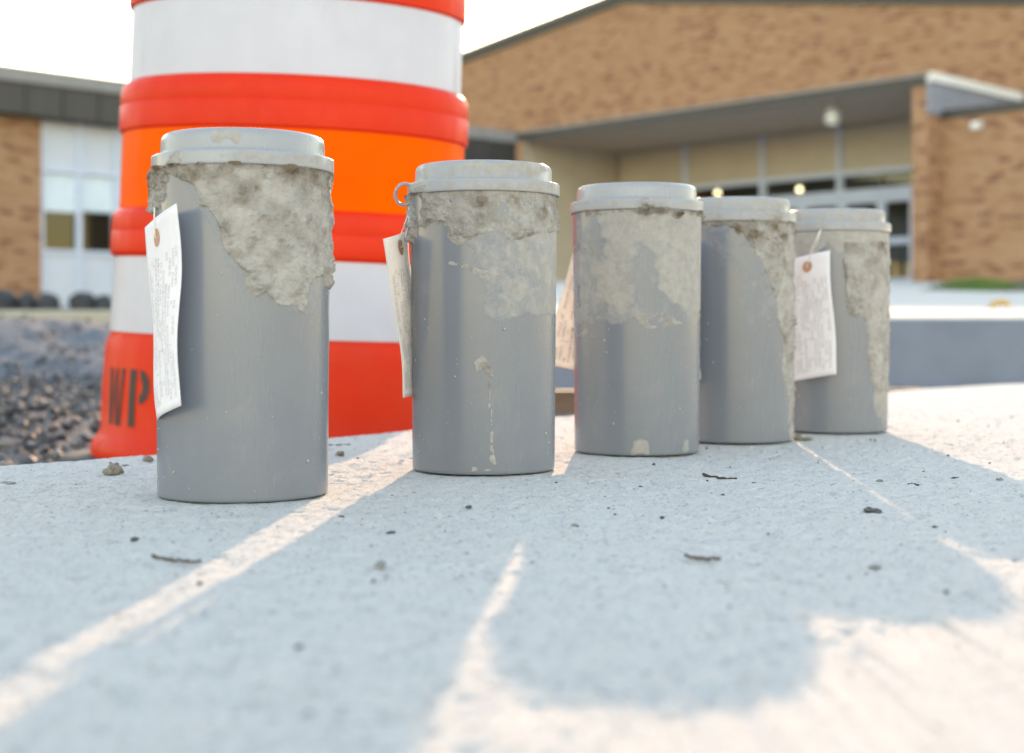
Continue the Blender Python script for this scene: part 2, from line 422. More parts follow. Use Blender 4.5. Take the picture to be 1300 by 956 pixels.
def build_slab():
    xs = np.concatenate([np.linspace(-6, -0.62, 40)[:-1], np.arange(-0.62, 0.80, 0.0021), np.linspace(0.80, 6, 60)])
    vs = np.concatenate([np.array([0.0, 0.001, 0.0025, 0.0045, 0.007, 0.010]), np.geomspace(0.0125, 4.5, 10)[:0],
                         np.arange(0.0125, 1.30, 0.0029), np.linspace(1.30, 4.5, 50)[1:]])
    X, V = np.meshgrid(xs, vs); ey = edge_y(X)
    Y = ey - V
    # rows too near the eye or far behind it stay flat
    P = np.stack([X.ravel(), Y.ravel(), np.zeros(X.size)], 1)
    z = 0.0010 * fbm(P, 190, 3, 3, 0.7) + 0.0004 * fbm(P, 38, 3, 11) + 0.0012 * fbm(P, 5, 2, 23)
    br = vnoise(P * np.array([25.0, 330.0, 1.0]), 41); z += 0.00022 * br
    pit = sstep(vnoise(P * 150, 77), 0.55, 0.80); z -= 0.0014 * pit
    # flat where the moulds stand
    for cx, cy in MOLDS_XY:
        d = np.hypot(P[:, 0] - cx, P[:, 1] - cy); w = sstep(d, 0.050, 0.075); z *= (0.35 + 0.65 * w)
    R = 0.010; v = V.ravel()
    round_ = np.where(v < R, -(R - np.sqrt(np.maximum(R * R - (R - v) ** 2, 0))), 0)
    z = z * sstep(v, 0, 0.02) + round_
    P[:, 2] = z
    ny, nx = X.shape
    skirt = np.stack([xs, edge_y(xs) + 0.001, np.full(nx, -0.125)], 1)
    verts = np.concatenate([P, skirt])
    idx = np.arange(ny * nx).reshape(ny, nx)
    a, b, c, d = idx[:-1, :-1].ravel(), idx[:-1, 1:].ravel(), idx[1:, 1:].ravel(), idx[1:, :-1].ravel()
    f1 = np.stack([a, d, c, b], 1)
    s = ny * nx + np.arange(nx); e = idx[0]
    f2 = np.stack([s[:-1], e[:-1], e[1:], s[1:]], 1)
    me = mesh_np('concrete_slab', verts, np.concatenate([f1, f2]))
    o = link('pavement_slab', me, MAT['slab']); tag(o, 'pale rough concrete slab under the row of grey molds', 'pavement', kind='structure')

MOLDS_XY = [(-0.1668, 0.8835), (-0.0208, 1.043), (0.1047, 1.1937), (0.2066, 1.317), (0.3265, 1.440)]
build_slab()

# ------------------------------------------------------------------ ground, walkway, heap
def ground_z(X, Y):
    z = np.interp(Y, [-50, 3.0, 12, 20, 26, 60], [-0.10, -0.10, 0.17, 0.44, 0.46, 0.46])
    return z

def build_ground():
    ys = np.concatenate([[-900, -200, -40, -8], np.linspace(-2, 6, 60), np.geomspace(6.3, 900, 50)])
    xs = np.concatenate([-np.geomspace(900, 4.2, 24), np.linspace(-4, 4, 60), np.geomspace(4.2, 900, 24)])
    X, Y = np.meshgrid(xs, ys); P = np.stack([X.ravel(), Y.ravel(), np.zeros(X.size)], 1)
    P[:, 2] = ground_z(P[:, 0], P[:, 1]) + np.where(np.hypot(P[:, 0], P[:, 1]) < 30, 0.012 * fbm(P, 2.2, 3, 5), 0) - 0.012
    ny, nx = X.shape; idx = np.arange(ny * nx).reshape(ny, nx)
    f = np.stack([idx[:-1, :-1].ravel(), idx[:-1, 1:].ravel(), idx[1:, 1:].ravel(), idx[1:, :-1].ravel()], 1)
    o = link('ground', mesh_np('ground', P, f), MAT['dirt']); tag(o, 'grey gravelly dirt ground around the slab and buildings', 'ground', kind='structure')
build_ground()

def heap_z(x, y):
    d1 = np.hypot((x + 1.75) / 1.25, (y - 5.2) / 0.95); d2 = np.hypot((x + 3.2) / 1.2, (y - 5.6) / 0.9)
    return 0.165 * np.exp(-d1 ** 2 * 1.6) + 0.175 * np.exp(-d2 ** 2 * 1.6)

def build_heap():
    xs = np.linspace(-4.6, -0.2, 120); ys = np.linspace(3.9, 7.2, 90); X, Y = np.meshgrid(xs, ys)
    P = np.stack([X.ravel(), Y.ravel(), np.zeros(X.size)], 1)
    h = heap_z(P[:, 0], P[:, 1]); e = sstep(h, 0.01, 0.06)
    P[:, 2] = ground_z(P[:, 0], P[:, 1]) - 0.05 + h * 1.0 + e * (0.04 + 0.022 * fbm(P, 7, 4, 9))
    ny, nx = X.shape; idx = np.arange(ny * nx).reshape(ny, nx)
    f = np.stack([idx[:-1, :-1].ravel(), idx[:-1, 1:].ravel(), idx[1:, 1:].ravel(), idx[1:, :-1].ravel()], 1)
    o = link('gravel_heap', mesh_np('gravel_heap', P, f), MAT['heap'])
    tag(o, 'low grey heap of fine gravel left of the orange drum', 'gravel heap', kind='stuff')
build_heap()

def walk_z(Y):
    return np.interp(Y, [3.6, 9.0, 21.0, 60], [0.133, 0.2775, 0.80, 0.84])

def build_walk():
    ys = np.concatenate([[3.600, 3.604, 3.612, 3.625], np.linspace(3.7, 24, 60), [40]])
    xs = np.concatenate([[-0.35, -0.34], np.linspace(-0.2, 20, 50)])
    X, Y = np.meshgrid(xs, ys); Z = walk_z(Y)
    Z[0] -= 0.006; Z[1] -= 0.0025; Z[2] -= 0.0006
    P = np.stack([X.ravel(), Y.ravel(), Z.ravel()], 1)
    ny, nx = X.shape; idx = np.arange(ny * nx).reshape(ny, nx)
    f = np.stack([idx[:-1, :-1].ravel(), idx[:-1, 1:].ravel(), idx[1:, 1:].ravel(), idx[1:, :-1].ravel()], 1)
    n = len(P)
    side = np.stack([np.full(ny, -0.35), ys, np.full(ny, -0.15)], 1)
    f3 = np.stack([idx[:-1, 0], idx[1:, 0], n + np.arange(1, ny), n + np.arange(ny - 1)], 1)
    me = mesh_np('walkway', np.concatenate([P, side]), np.concatenate([f, f3]))
    o = link('walkway', me, MAT['walk']); tag(o, 'raised concrete walkway rising to the building entrance', 'walkway', kind='structure')
    mb = MB()
    xr = [-0.35, 4.0, 9.0, 20]
    for a, b in zip(xr[:-1], xr[1:]):
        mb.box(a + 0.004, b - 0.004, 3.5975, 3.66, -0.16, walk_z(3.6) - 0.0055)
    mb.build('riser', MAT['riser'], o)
build_walk()

# ------------------------------------------------------------------ scattered stones
def ico():
    t = (1 + 5 ** .5) / 2
    v = np.array([(-1, t, 0), (1, t, 0), (-1, -t, 0), (1, -t, 0), (0, -1, t), (0, 1, t), (0, -1, -t), (0, 1, -t), (t, 0, -1), (t, 0, 1), (-t, 0, -1), (-t, 0, 1)], float)
    v /= np.linalg.norm(v[0])
    f = np.array([(0, 11, 5), (0, 5, 1), (0, 1, 7), (0, 7, 10), (0, 10, 11), (1, 5, 9), (5, 11, 4), (11, 10, 2), (10, 7, 6), (7, 1, 8), (3, 9, 4), (3, 4, 2), (3, 2, 6), (3, 6, 8), (3, 8, 9), (4, 9, 5), (2, 4, 11), (6, 2, 10), (8, 6, 7), (9, 8, 1)])
    return v, f
ICO_V, ICO_F = ico()

def stones(name, pts, sizes, mat, flat=0.7, smooth=False):
    n = len(pts); V = np.repeat(ICO_V[None], n, 0)
    V = V * (1 + 0.28 * rng.uniform(-1, 1, (n, 12, 1))) * rng.uniform(0.65, 1.2, (n, 1, 3))
    a = rng.uniform(0, 2 * np.pi, n); b = rng.uniform(-.6, .6, n)
    x, y, z = V[..., 0], V[..., 1], V[..., 2]
    y2 = y * np.cos(b)[:, None] - z * np.sin(b)[:, None]; z2 = y * np.sin(b)[:, None] + z * np.cos(b)[:, None]
    x3 = x * np.cos(a)[:, None] - y2 * np.sin(a)[:, None]; y3 = x * np.sin(a)[:, None] + y2 * np.cos(a)[:, None]
    V = np.stack([x3, y3, z2 * flat], -1) * np.asarray(sizes)[:, None, None] + np.asarray(pts)[:, None, :]
    Fc = (ICO_F[None] + 12 * np.arange(n)[:, None, None]).reshape(-1, 3)
    return link(name, mesh_np(name, V.reshape(-1, 3), Fc, smooth), mat)

def scatter(n, x0, x1, y0, y1, s0, s1):
    x = rng.uniform(x0, x1, n); y = rng.uniform(y0, y1, n)
    ok = y > edge_y(x) + 0.015
    x, y = x[ok], y[ok]; s = s0 + (s1 - s0) * rng.uniform(0, 1, len(x)) ** 2
    return x, y, s

xa, ya, sa = scatter(20000, -2.4, 0.0, 0.7, 4.3, 0.003, 0.0135)
xb, yb, sb = scatter(4500, 0.0, 2.6, 1.6, 3.58, 0.004, 0.013)
xc, yc, sc = scatter(3200, -4.0, -0.6, 4.3, 6.2, 0.004, 0.014)
x = np.concatenate([xa, xb, xc]); y = np.concatenate([ya, yb, yc]); s = np.concatenate([sa, sb, sc])
zz = ground_z(x, y) + np.where(y > 3.9, heap_z(x, y) - 0.012, 0) + rng.uniform(-0.006, 0.02, len(x)) * (s / 0.015)
bank = 0.055 * np.exp(-((x + 0.9) / 0.7) ** 2 - ((y - 2.7) / 0.45) ** 2)   # loose bank of stone left of the drum
o = stones('gravel', np.stack([x, y, zz + bank + 0.03 * np.exp(-((y - 3.42) / 0.12) ** 2) * (x > 0)], 1), s, MAT['stone'])
tag(o, 'loose dark grey crushed stone beside and behind the slab', 'gravel', kind='stuff')
# low bank under the raised stones
def bank_mesh():
    xs = np.linspace(-2.6, 0.6, 60); ys = np.linspace(1.6, 3.9, 50); X, Y = np.meshgrid(xs, ys)
    P = np.stack([X.ravel(), Y.ravel(), np.zeros(X.size)], 1)
    P[:, 2] = ground_z(P[:, 0], P[:, 1]) - 0.016 + 0.06 * np.exp(-((P[:, 0] + 0.9) / 0.7) ** 2 - ((P[:, 1] - 2.7) / 0.45) ** 2)
    ny, nx = X.shape; idx = np.arange(ny * nx).reshape(ny, nx)
    f = np.stack([idx[:-1, :-1].ravel(), idx[:-1, 1:].ravel(), idx[1:, 1:].ravel(), idx[1:, :-1].ravel()], 1)
    o2 = link('stone_bed', mesh_np('stone_bed', P, f), MAT['dirt'], o)
bank_mesh()

# ------------------------------------------------------------------ buildings
A = Vector((0.725, 0.689, 0)).normalized(); B = Vector((0.689, -0.725, 0)).normalized()
C = Vector((0.079, 28.4, 0)); UP = Vector((0, 0, 1))

def frame_mat(origin, U, N):
    """columns: along U, outward N, up"""
    return Matrix((( U.x, N.x, 0, origin.x), (U.y, N.y, 0, origin.y), (0, 0, 1, origin.z), (0, 0, 0, 1)))

def px_to_s(px, d):
    k = (px - 650) / F
    return (k * (C.y + A.y * d) - (C.x + A.x * d)) / (B.x - k * B.y)

def bricks(name, parent, M, u0, u1, z0, z1, keep=None, proud=0.0):
    """running-bond bricks standing 8 mm off a wall face; u along the wall, local y outward"""
    L, H, J = 0.203, 0.062, 0.011; V = []; Fc = []; row = 0; z = z0
    base = np.array([[0, 0, 0], [1, 0, 0], [1, 0, 1], [0, 0, 1], [0, 1, 0], [1, 1, 0], [1, 1, 1], [0, 1, 1]], float)
    fq = np.array([(4, 7, 6, 5), (0, 4, 5, 1), (3, 2, 6, 7), (0, 3, 7, 4), (1, 5, 6, 2)])
    while z + H <= z1 + 1e-6:
        u = u0 - (L + J) * 0.5 * (row % 2)
        while u < u1:
            a, b = max(u, u0), min(u + L, u1)
            if b - a > 0.03 and (keep is None or keep(a, b, z, z + H)):
                V.append(base * [b - a, 0.009 + random.uniform(-.0015, .0015), H] + [a, proud, z]); Fc.append(fq + 8 * len(Fc))
            u += L + J
        z += H + J; row += 1
    V = np.concatenate(V); Fc = np.concatenate(Fc)
    Mn = np.array(M); V = V @ Mn[:3, :3].T + Mn[:3, 3]
    if np.linalg.det(Mn[:3, :3]) < 0: Fc = Fc[:, ::-1]
    o = link(name, mesh_np(name, V, Fc, False), MAT['brick'], parent); o['kind'] = 'stuff'
    return o

# ---- left wing: brick, window bays, deep dark fascia
def left_wing():
    root = empty('school_wing', C - A * 9 + UP * 0.45)
    tag(root, 'low tan brick building with dark flat fascia and white window bay at left', 'building')
    W = root.matrix_world.copy(); root_inv = Matrix.Translation(root.location).inverted()
    def add(mb, name, mat, parent=root):
        me = mb.mesh(name)
        if parent is root: me.transform(root_inv)
        return link(name, me, mat, parent)
    set_back = 0.35
    M = frame_mat(C - B * set_back, A, B)         # local x along A (negative = left), y outward
    Mf = frame_mat(C, A, B)
    zt, zf, zb = 4.03, 3.34, 0.30
    bay0, bay1 = -9.78, -5.4
    mb = MB(); mb.box(-24, bay0, -0.3, 0, zb, zf + 0.1, M); mb.box(bay1, 3.2, -0.3, 0, zb, zf + 0.1, M); add(mb, 'wall', MAT['mortar'])
    o = bricks('bricks', None, M, -16, bay0, 0.38, zf); o.data.transform(root_inv); o.parent = root
    o = bricks('bricks', None, M, bay1, 0.0, 0.38, zf); o.data.transform(root_inv); o.parent = root
    mb = MB(); mb.box(-24, 0.02, -9, -0.003, zf, zt - 0.22, Mf); add(mb, 'fascia', MAT['fascia'])
    x = -24.0; k = 0
    while x < -0.4:                                # standing seams of the fascia
        mb = MB(); mb.box(x, x + 0.03, 0, 0.022, zf + 0.01, zt - 0.23, Mf)
        add(mb, 'fascia_seam', MAT['fascia']); x += 0.6
    mb = MB(); mb.box(-24, 0.03, -9, 0.05, zt - 0.218, zt, Mf); add(mb, 'roof_edge', MAT['gravelstop'])
    # window bay
    mb = MB(); mb.box(bay0, bay1, -2.6, -2.5, zb, zf, M); mb.box(bay0, bay1, -2.5, -0.3, zb, zb + 0.1, M)
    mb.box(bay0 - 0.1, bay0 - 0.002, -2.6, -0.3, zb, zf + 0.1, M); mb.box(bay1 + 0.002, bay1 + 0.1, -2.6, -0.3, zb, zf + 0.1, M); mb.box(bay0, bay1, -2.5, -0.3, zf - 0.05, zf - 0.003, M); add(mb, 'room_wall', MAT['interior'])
    n = 7; w = (bay1 - bay0) / n
    for i in range(n):
        a = bay0 + i * w; b = a + w
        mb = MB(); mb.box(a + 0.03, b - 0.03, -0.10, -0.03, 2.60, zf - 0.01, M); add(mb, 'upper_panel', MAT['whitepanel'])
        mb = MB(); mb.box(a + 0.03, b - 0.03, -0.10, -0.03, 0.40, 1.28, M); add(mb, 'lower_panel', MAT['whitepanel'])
        mb = MB(); mb.box(a + 0.03, b - 0.03, -0.07, -0.06, 1.34, 1.93, M); pane = add(mb, 'window_pane', MAT['glass'])
        mb = MB(); mb.box(a + 0.03, b - 0.03, -0.075, -0.055, 1.935 + 0.03 * (i % 3), 2.54, M); add(mb, 'sky_tinted_pane', MAT['sky_glass'])  # opaque pale pane, coloured like the sky reflected in the glass
    for i in range(n + 1):
        a = bay0 + i * w; hw = 0.035
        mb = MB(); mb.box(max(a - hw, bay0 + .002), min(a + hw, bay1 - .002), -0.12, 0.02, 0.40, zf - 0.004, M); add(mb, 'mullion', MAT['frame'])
    for z in (1.28, 2.54):
        mb = MB(); mb.box(bay0 + 0.004, bay1 - 0.004, -0.11, 0.012, z, z + 0.06, M); add(mb, 'window_rail', MAT['frame'])
left_wing()

# ---- entrance canopy with brick pillar, glazed front and low brick wall
S_END = 9.16
def entrance():
    root = empty('entrance_building', C + B * 5 + UP * 0.8)
    tag(root, 'glazed school entrance under a dark flat canopy with a brick pillar', 'building')
    inv = Matrix.Translation(root.location).inverted()
    def add(mb, name, mat, parent=root):
        me = mb.mesh(name); me.transform(inv)
        return link(name, me, mat, parent)
    N = -A
    Mc = frame_mat(C, B, N)          # local x along B (right and nearer), y outward
    zt, zs, zb, D = 4.03, 3.85, 0.6, 2.9
    mb = MB(); mb.box(0.06, S_END - 0.05, -0.04, 0, zs, zt - 0.04, Mc); add(mb, 'fascia', MAT['fascia'])
    mb = MB(); mb.box(0.06, S_END, -D - 2, 0.03, zt - 0.038, zt, Mc); add(mb, 'roof_edge', MAT['gravelstop'])
    mb = MB(); mb.box(0.06, S_END - 0.05, -D, -0.042, zs + 0.01, zs + 0.06, Mc); add(mb, 'soffit', MAT['soffit'])
    # side of the canopy above the low wall
    mb = MB(); mb.box(S_END - 0.048, S_END - 0.002, -D, 0, 3.42, zt - 0.13, Mc); sd = add(mb, 'side_panel', MAT['siding'])
    for z in (3.52, 3.62, 3.72, 3.82):
        mb = MB(); mb.box(S_END - 0.002, S_END + 0.012, -D + 0.01, -0.02, z, z + 0.03, Mc); add(mb, 'siding_rib', MAT['siding'], sd)
    mb = MB(); mb.box(S_END - 0.05, S_END + 0.05, -D, 0.0, zt - 0.128, zt + 0.012, Mc); add(mb, 'flashing', MAT['flashing'])
    mb = MB(); mb.box(-0.12, 0.055, -D - 0.3, -0.30, zb, zs + 0.008, Mc); add(mb, 'return_wall', MAT['spandrel'])
    # pillar
    p0 = px_to_s(1156, 0)
    mb = MB(); mb.box(p0, S_END - 0.06, -0.42, -0.05, zb, zs - 0.004, Mc); pil = add(mb, 'pillar', MAT['mortar'])
    o = bricks('bricks', None, frame_mat(C - N * 0.05, B, N), p0, S_END - 0.06, zb + .1, zs - 0.02); o.data.transform(inv); o.parent = pil
    o = bricks('bricks', None, frame_mat(C + B * (S_END - 0.06), N, B), -0.42, -0.05, zb + .1, 3.42); o.data.transform(inv); o.parent = pil
    # low brick wall to the right
    Mw = frame_mat(C - N * 0.42, B, N)
    mb = MB(); mb.box(S_END - 0.05, S_END + 9, -0.3, 0, zb - 0.4, 3.36, Mw); w = add(mb, 'side_wall', MAT['mortar'])
    o = bricks('bricks', None, Mw, S_END - 0.05, S_END + 5.0, zb - 0.1, 3.36); o.data.transform(inv); o.parent = w
    mb = MB(); mb.box(S_END - 0.04, S_END + 9, -0.32, 0.05, 3.362, 3.49, Mw); add(mb, 'coping', MAT['fascia'])
    # glazed front
    Mg = frame_mat(C + A * D, B, N)
    s = lambda px: px_to_s(px, D)
    left = 0.1
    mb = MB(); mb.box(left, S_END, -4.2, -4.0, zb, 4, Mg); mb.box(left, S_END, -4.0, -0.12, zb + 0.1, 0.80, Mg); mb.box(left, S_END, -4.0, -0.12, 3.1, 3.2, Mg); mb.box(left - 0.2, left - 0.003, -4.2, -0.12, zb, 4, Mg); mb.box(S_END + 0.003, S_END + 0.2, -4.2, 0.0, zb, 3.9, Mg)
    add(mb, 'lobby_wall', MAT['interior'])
    cols = [left, s(722), s(775), s(838), s(903), s(968), s(1017), s(1068), s(1118), s(1160)]
    spand = [left, s(775), s(870), s(968), s(1066), s(1160)]
    for a, b in zip(spand[:-1], spand[1:]):
        mb = MB(); mb.box(a + 0.03, b - 0.03, -0.10, -0.03, 3.02, zs + 0.005, Mg); add(mb, 'spandrel_panel', MAT['spandrel'])
    for a in spand[1:-1]:
        mb = MB(); mb.box(a - 0.045, a + 0.045, -0.11, 0.04, 2.62, zs + 0.004, Mg); add(mb, 'mullion', MAT['frame'])
    mb = MB(); mb.box(left, S_END - 0.06, -0.11, 0.02, 2.93, 3.02, Mg); add(mb, 'transom_rail', MAT['frame'])
    mb = MB(); mb.box(left, S_END - 0.06, -0.11, 0.02, 2.52, 2.66, Mg); add(mb, 'door_head', MAT['frame'])
    for i, (a, b) in enumerate(zip(cols[:-1], cols[1:])):
        mb = MB(); mb.box(a + 0.02, b - 0.02, -0.07, -0.06, 2.662, 2.928, Mg); add(mb, 'transom_pane', MAT['glass'])
        door = a >= s(960)
        zlo = 0.82
        nm = 'door' if door else 'shop_window'
        fw = 0.085 if door else 0.05
        mb = MB(); mb.box(a + .004, a + fw, -0.10, 0.0, zlo, 2.518, Mg); mb.box(b - fw, b - .004, -0.10, 0.0, zlo, 2.518, Mg)
        mb.box(a + fw + .001, b - fw - .001, -0.10, 0.0, 2.40, 2.518, Mg)
        if door: mb.box(a + fw + .001, b - fw - .001, -0.10, 0.0, zlo, 1.02, Mg)
        else: mb.box(a + fw + .001, b - fw - .001, -0.10, 0.0, zlo, 1.20, Mg)
        d = add(mb, 'door' if door else 'window_frame', MAT['frame'])
        zb2 = 1.022 if door else 1.202
        mb = MB(); mb.box(a + fw + .002, b - fw - .002, -0.06, -0.05, zb2, 2.398, Mg); add(mb, 'pane', MAT['glass'], d)
        if door:
            mb = MB(); mb.box(a + fw + .003, b - fw - .003, -0.05, 0.03, 1.63, 1.75, Mg); add(mb, 'push_bar', MAT['frame'], d)
    return root, Mc, Mg
ENT, MC, MG = entrance()

# ---- tall gabled hall behind the entrance
def hall():
    D = 4.95
    root = empty('gabled_hall', C + A * D + B * 2 + UP * 0.5)
    tag(root, 'tall tan brick hall with a shallow gable behind the entrance canopy', 'building')
    inv = Matrix.Translation(root.location).inverted()
    N = -A
    M = frame_mat(C + A * D, B, N)
    def sz(px, py):
        s = px_to_s(px, D); P = C + A * D + B * s
        return s, EYE + (HOR - py) * P.y / F
    prof = [sz(430, 132), sz(591, 70), sz(792, -7), sz(1300, -8)]
    s3, z3 = prof[3]; s2, z2 = prof[2]
    prof.append((s3 + 8, z3 + (z3 - z2) / (s3 - s2) * 8))
    S = np.array(prof)
    zr = lambda s_: np.interp(s_, S[:, 0], S[:, 1])
    def prism(pts, y0, y1):
        n = len(pts); v = [M @ Vector((a, y0, z)) for a, z in pts] + [M @ Vector((a, y1, z)) for a, z in pts]
        f = [tuple(range(n)), tuple(range(2 * n - 1, n - 1, -1))] + [(i, i + n, (i + 1) % n + n, (i + 1) % n) for i in range(n)]
        mb = MB(); mb.add(v, f); return mb
    def add(mb, name, mat):
        me = mb.mesh(name); me.transform(inv); return link(name, me, mat, root)
    pts = [(a, z - 0.02) for a, z in prof]
    w = add(prism([(prof[0][0], 0.3)] + pts + [(prof[-1][0], 0.3)], -14, 0), 'wall', MAT['mortar'])
    o = bricks('bricks', None, M, prof[0][0], px_to_s(1420, D), 3.6, 11, keep=lambda a, b, z0, z1: z1 < min(zr(a), zr(b)) - 0.22)
    o.data.transform(inv); o.parent = w
    edge = [(a, z) for a, z in prof] + [(a, z - 0.20) for a, z in reversed(prof)]
    add(prism(edge, 0.012, 0.10), 'fascia', MAT['fascia'])
    edge = [(a, z + 0.07) for a, z in prof] + [(a, z + 0.002) for a, z in reversed(prof)]
    add(prism(edge, -14.2, 0.16), 'roof', MAT['gravelstop'])
hall()

# ---- lamps on the buildings
def soffit_lamp():
    p = at(1057, 128, 23.6); p.z = 3.858
    root = empty('soffit_lamp', p)
    tag(root, 'small grey floodlight hanging under the canopy left of the brick pillar', 'lamp')
    mb = MB(); mb.revolve([(0.0, 0), (0.07, 0), (0.07, -0.03), (0.03, -0.04), (0.03, -0.09)], 20); mb.build('mount', MAT['metal'], root)
    mb = MB(); mb.revolve([(0.0, -0.09), (0.09, -0.095), (0.12, -0.14), (0.145, -0.30), (0.135, -0.315), (0.0, -0.315)], 24); mb.build('housing', MAT['metal'], root)
    mb = MB(); mb.revolve([(0.0, -0.318), (0.12, -0.318), (0.09, -0.36), (0.0, -0.38)], 24); mb.build('lens', MAT['flashing'], root)
soffit_lamp()
def wall_lamp():
    p = at(1243, 160, 20.15)
    N = -A; s = px_to_s(1243, 0.42); p = C + A * 0.42 + B * s; p.z = EYE + (HOR - 160) * p.y / F
    root = empty('wall_lamp', p + N * 0.02)
    tag(root, 'small pale wall lamp under the coping of the right brick wall', 'lamp')
    M = frame_mat(Vector((0, 0, 0)), B, N)
    mb = MB(); mb.box(-0.07, 0.07, -0.008, 0.03, -0.07, 0.07, M); mb.build('back_plate', MAT['metal'], root)
    mb = MB(); mb.box(-0.06, 0.06, 0.031, 0.13, -0.05, 0.055, M); mb.build('diffuser', MAT['flashing'], root)
wall_lamp()
for px, py, lab in ((911, 245, 'small glowing globe lamp behind the glass, the one further from the brick pillar'),
                    (1015, 240.5, 'small glowing globe lamp behind the glass, the one nearer the brick pillar')):
    d = 3.6; s = px_to_s(px, d); P = C + A * d + B * s; P.z = EYE + (HOR - py) * P.y / F
    root = empty('globe_lamp', P); tag(root, lab, 'lamp', 'lit globe lamps in the lobby')
    mb = MB(); mb.revolve([(0.0, -0.05)] + [(0.05 * math.cos(a), 0.05 * math.sin(a)) for a in np.linspace(-1.4, 1.4, 9)] + [(0.0, 0.05)], 16); mb.build('globe', MAT['globe'], root)
    mb = MB(); mb.tube([(0, 0, 0.045), (0, 0, 3.1 - P.z)], 0.012, 8); mb.build('rod', MAT['metal'], root)

# ---- things on the far ground
def curb():
    mb = MB(); y = 12.0
    for x0, x1 in ((-6.5, -4.44), (-4.43, -2.42), (-2.41, -0.5)):
        mb.box(x0, x1, y, y + 0.3, 0.0, 0.265)
    root = empty('curb', (-3.5, 12.0, 0.1)); tag(root, 'weathered beige concrete curb at the foot of the left building', 'curb')
    for x0, x1 in ((-6.5, -4.44), (-4.43, -2.42), (-2.41, -0.5)):
        mb = MB(); v = [(0, 0), (0.30, 0), (0.30, 0.17), (0.28, 0.185), (0.02, 0.185), (0, 0.17)]
        n = len(v); L = x1 - x0
        mb.add([(x0 + 3.5, a, b - 0.02) for a, b in v] + [(x1 + 3.5, a, b - 0.02) for a, b in v],
               [tuple(range(n - 1, -1, -1)), tuple(range(n, 2 * n))] + [(i, (i + 1) % n, (i + 1) % n + n, i + n) for i in range(n)])
        mb.build('curb_stone', MAT['curb'], root)
curb()

def lump(name, loc, size, mat, seed, parent=None, sub=3, rough=0.25):
    """irregular stone: subdivided icosahedron pushed by noise; size = (x, y, z) half extents, loc = its foot"""
    import bmesh
    bm = bmesh.new(); bmesh.ops.create_icosphere(bm, subdivisions=sub, radius=1.0)
    P = np.array([v.co[:] for v in bm.verts]); P2 = P + seed * 3.7
    k = 1 + rough * fbm(P2, 1.1, 3, seed) + rough * 0.6 * fbm(P2, 3.5, 3, seed + 5)
    for v, q in zip(bm.verts, k): v.co *= q
    zmin = min(v.co.z for v in bm.verts)
    for v in bm.verts:
        v.co.z = max(v.co.z, -0.72); v.co = (v.co.x * size[0], v.co.y * size[1], (v.co.z + 0.70) * size[2] / 1.6 * 2)
    me = bpy.data.meshes.new(name); bm.to_mesh(me); bm.free()
    me.polygons.foreach_set('use_smooth', [True] * len(me.polygons))
    o = link(name, me, mat, parent); o.location = loc; o.rotation_euler = (0, 0, seed * 1.3); return o

for i, (px, py, w, h, lab) in enumerate(((106, 392, 0.13, 0.10, 'largest dark rounded heap behind the beige curb, in front of the white panel'),
                                         (36, 391, 0.11, 0.10, 'dark rounded heap behind the beige curb, under the middle of the left brick'),
                                         (6, 391, 0.13, 0.11, 'dark rounded heap behind the beige curb at the photo\'s left edge'),
                                         (62, 391, 0.13, 0.09, 'low dark heap behind the beige curb, under the right end of the left brick'),
                                         (131, 390, 0.12, 0.08, 'small dark heap behind the beige curb, right beside the orange drum'))):
    p = at(px, py, 13.2); p.z = ground_z(p.x, 13.2) - 0.02
    h2 = h + (EYE + (HOR - 392) * 13.2 / F - p.z) * 0.6
    tag(lump('soil_heap', p, (w, w * 0.8, h2 * 0.75), MAT['boulder'], i + 3), lab, 'soil heap', 'dark heaps behind the curb')

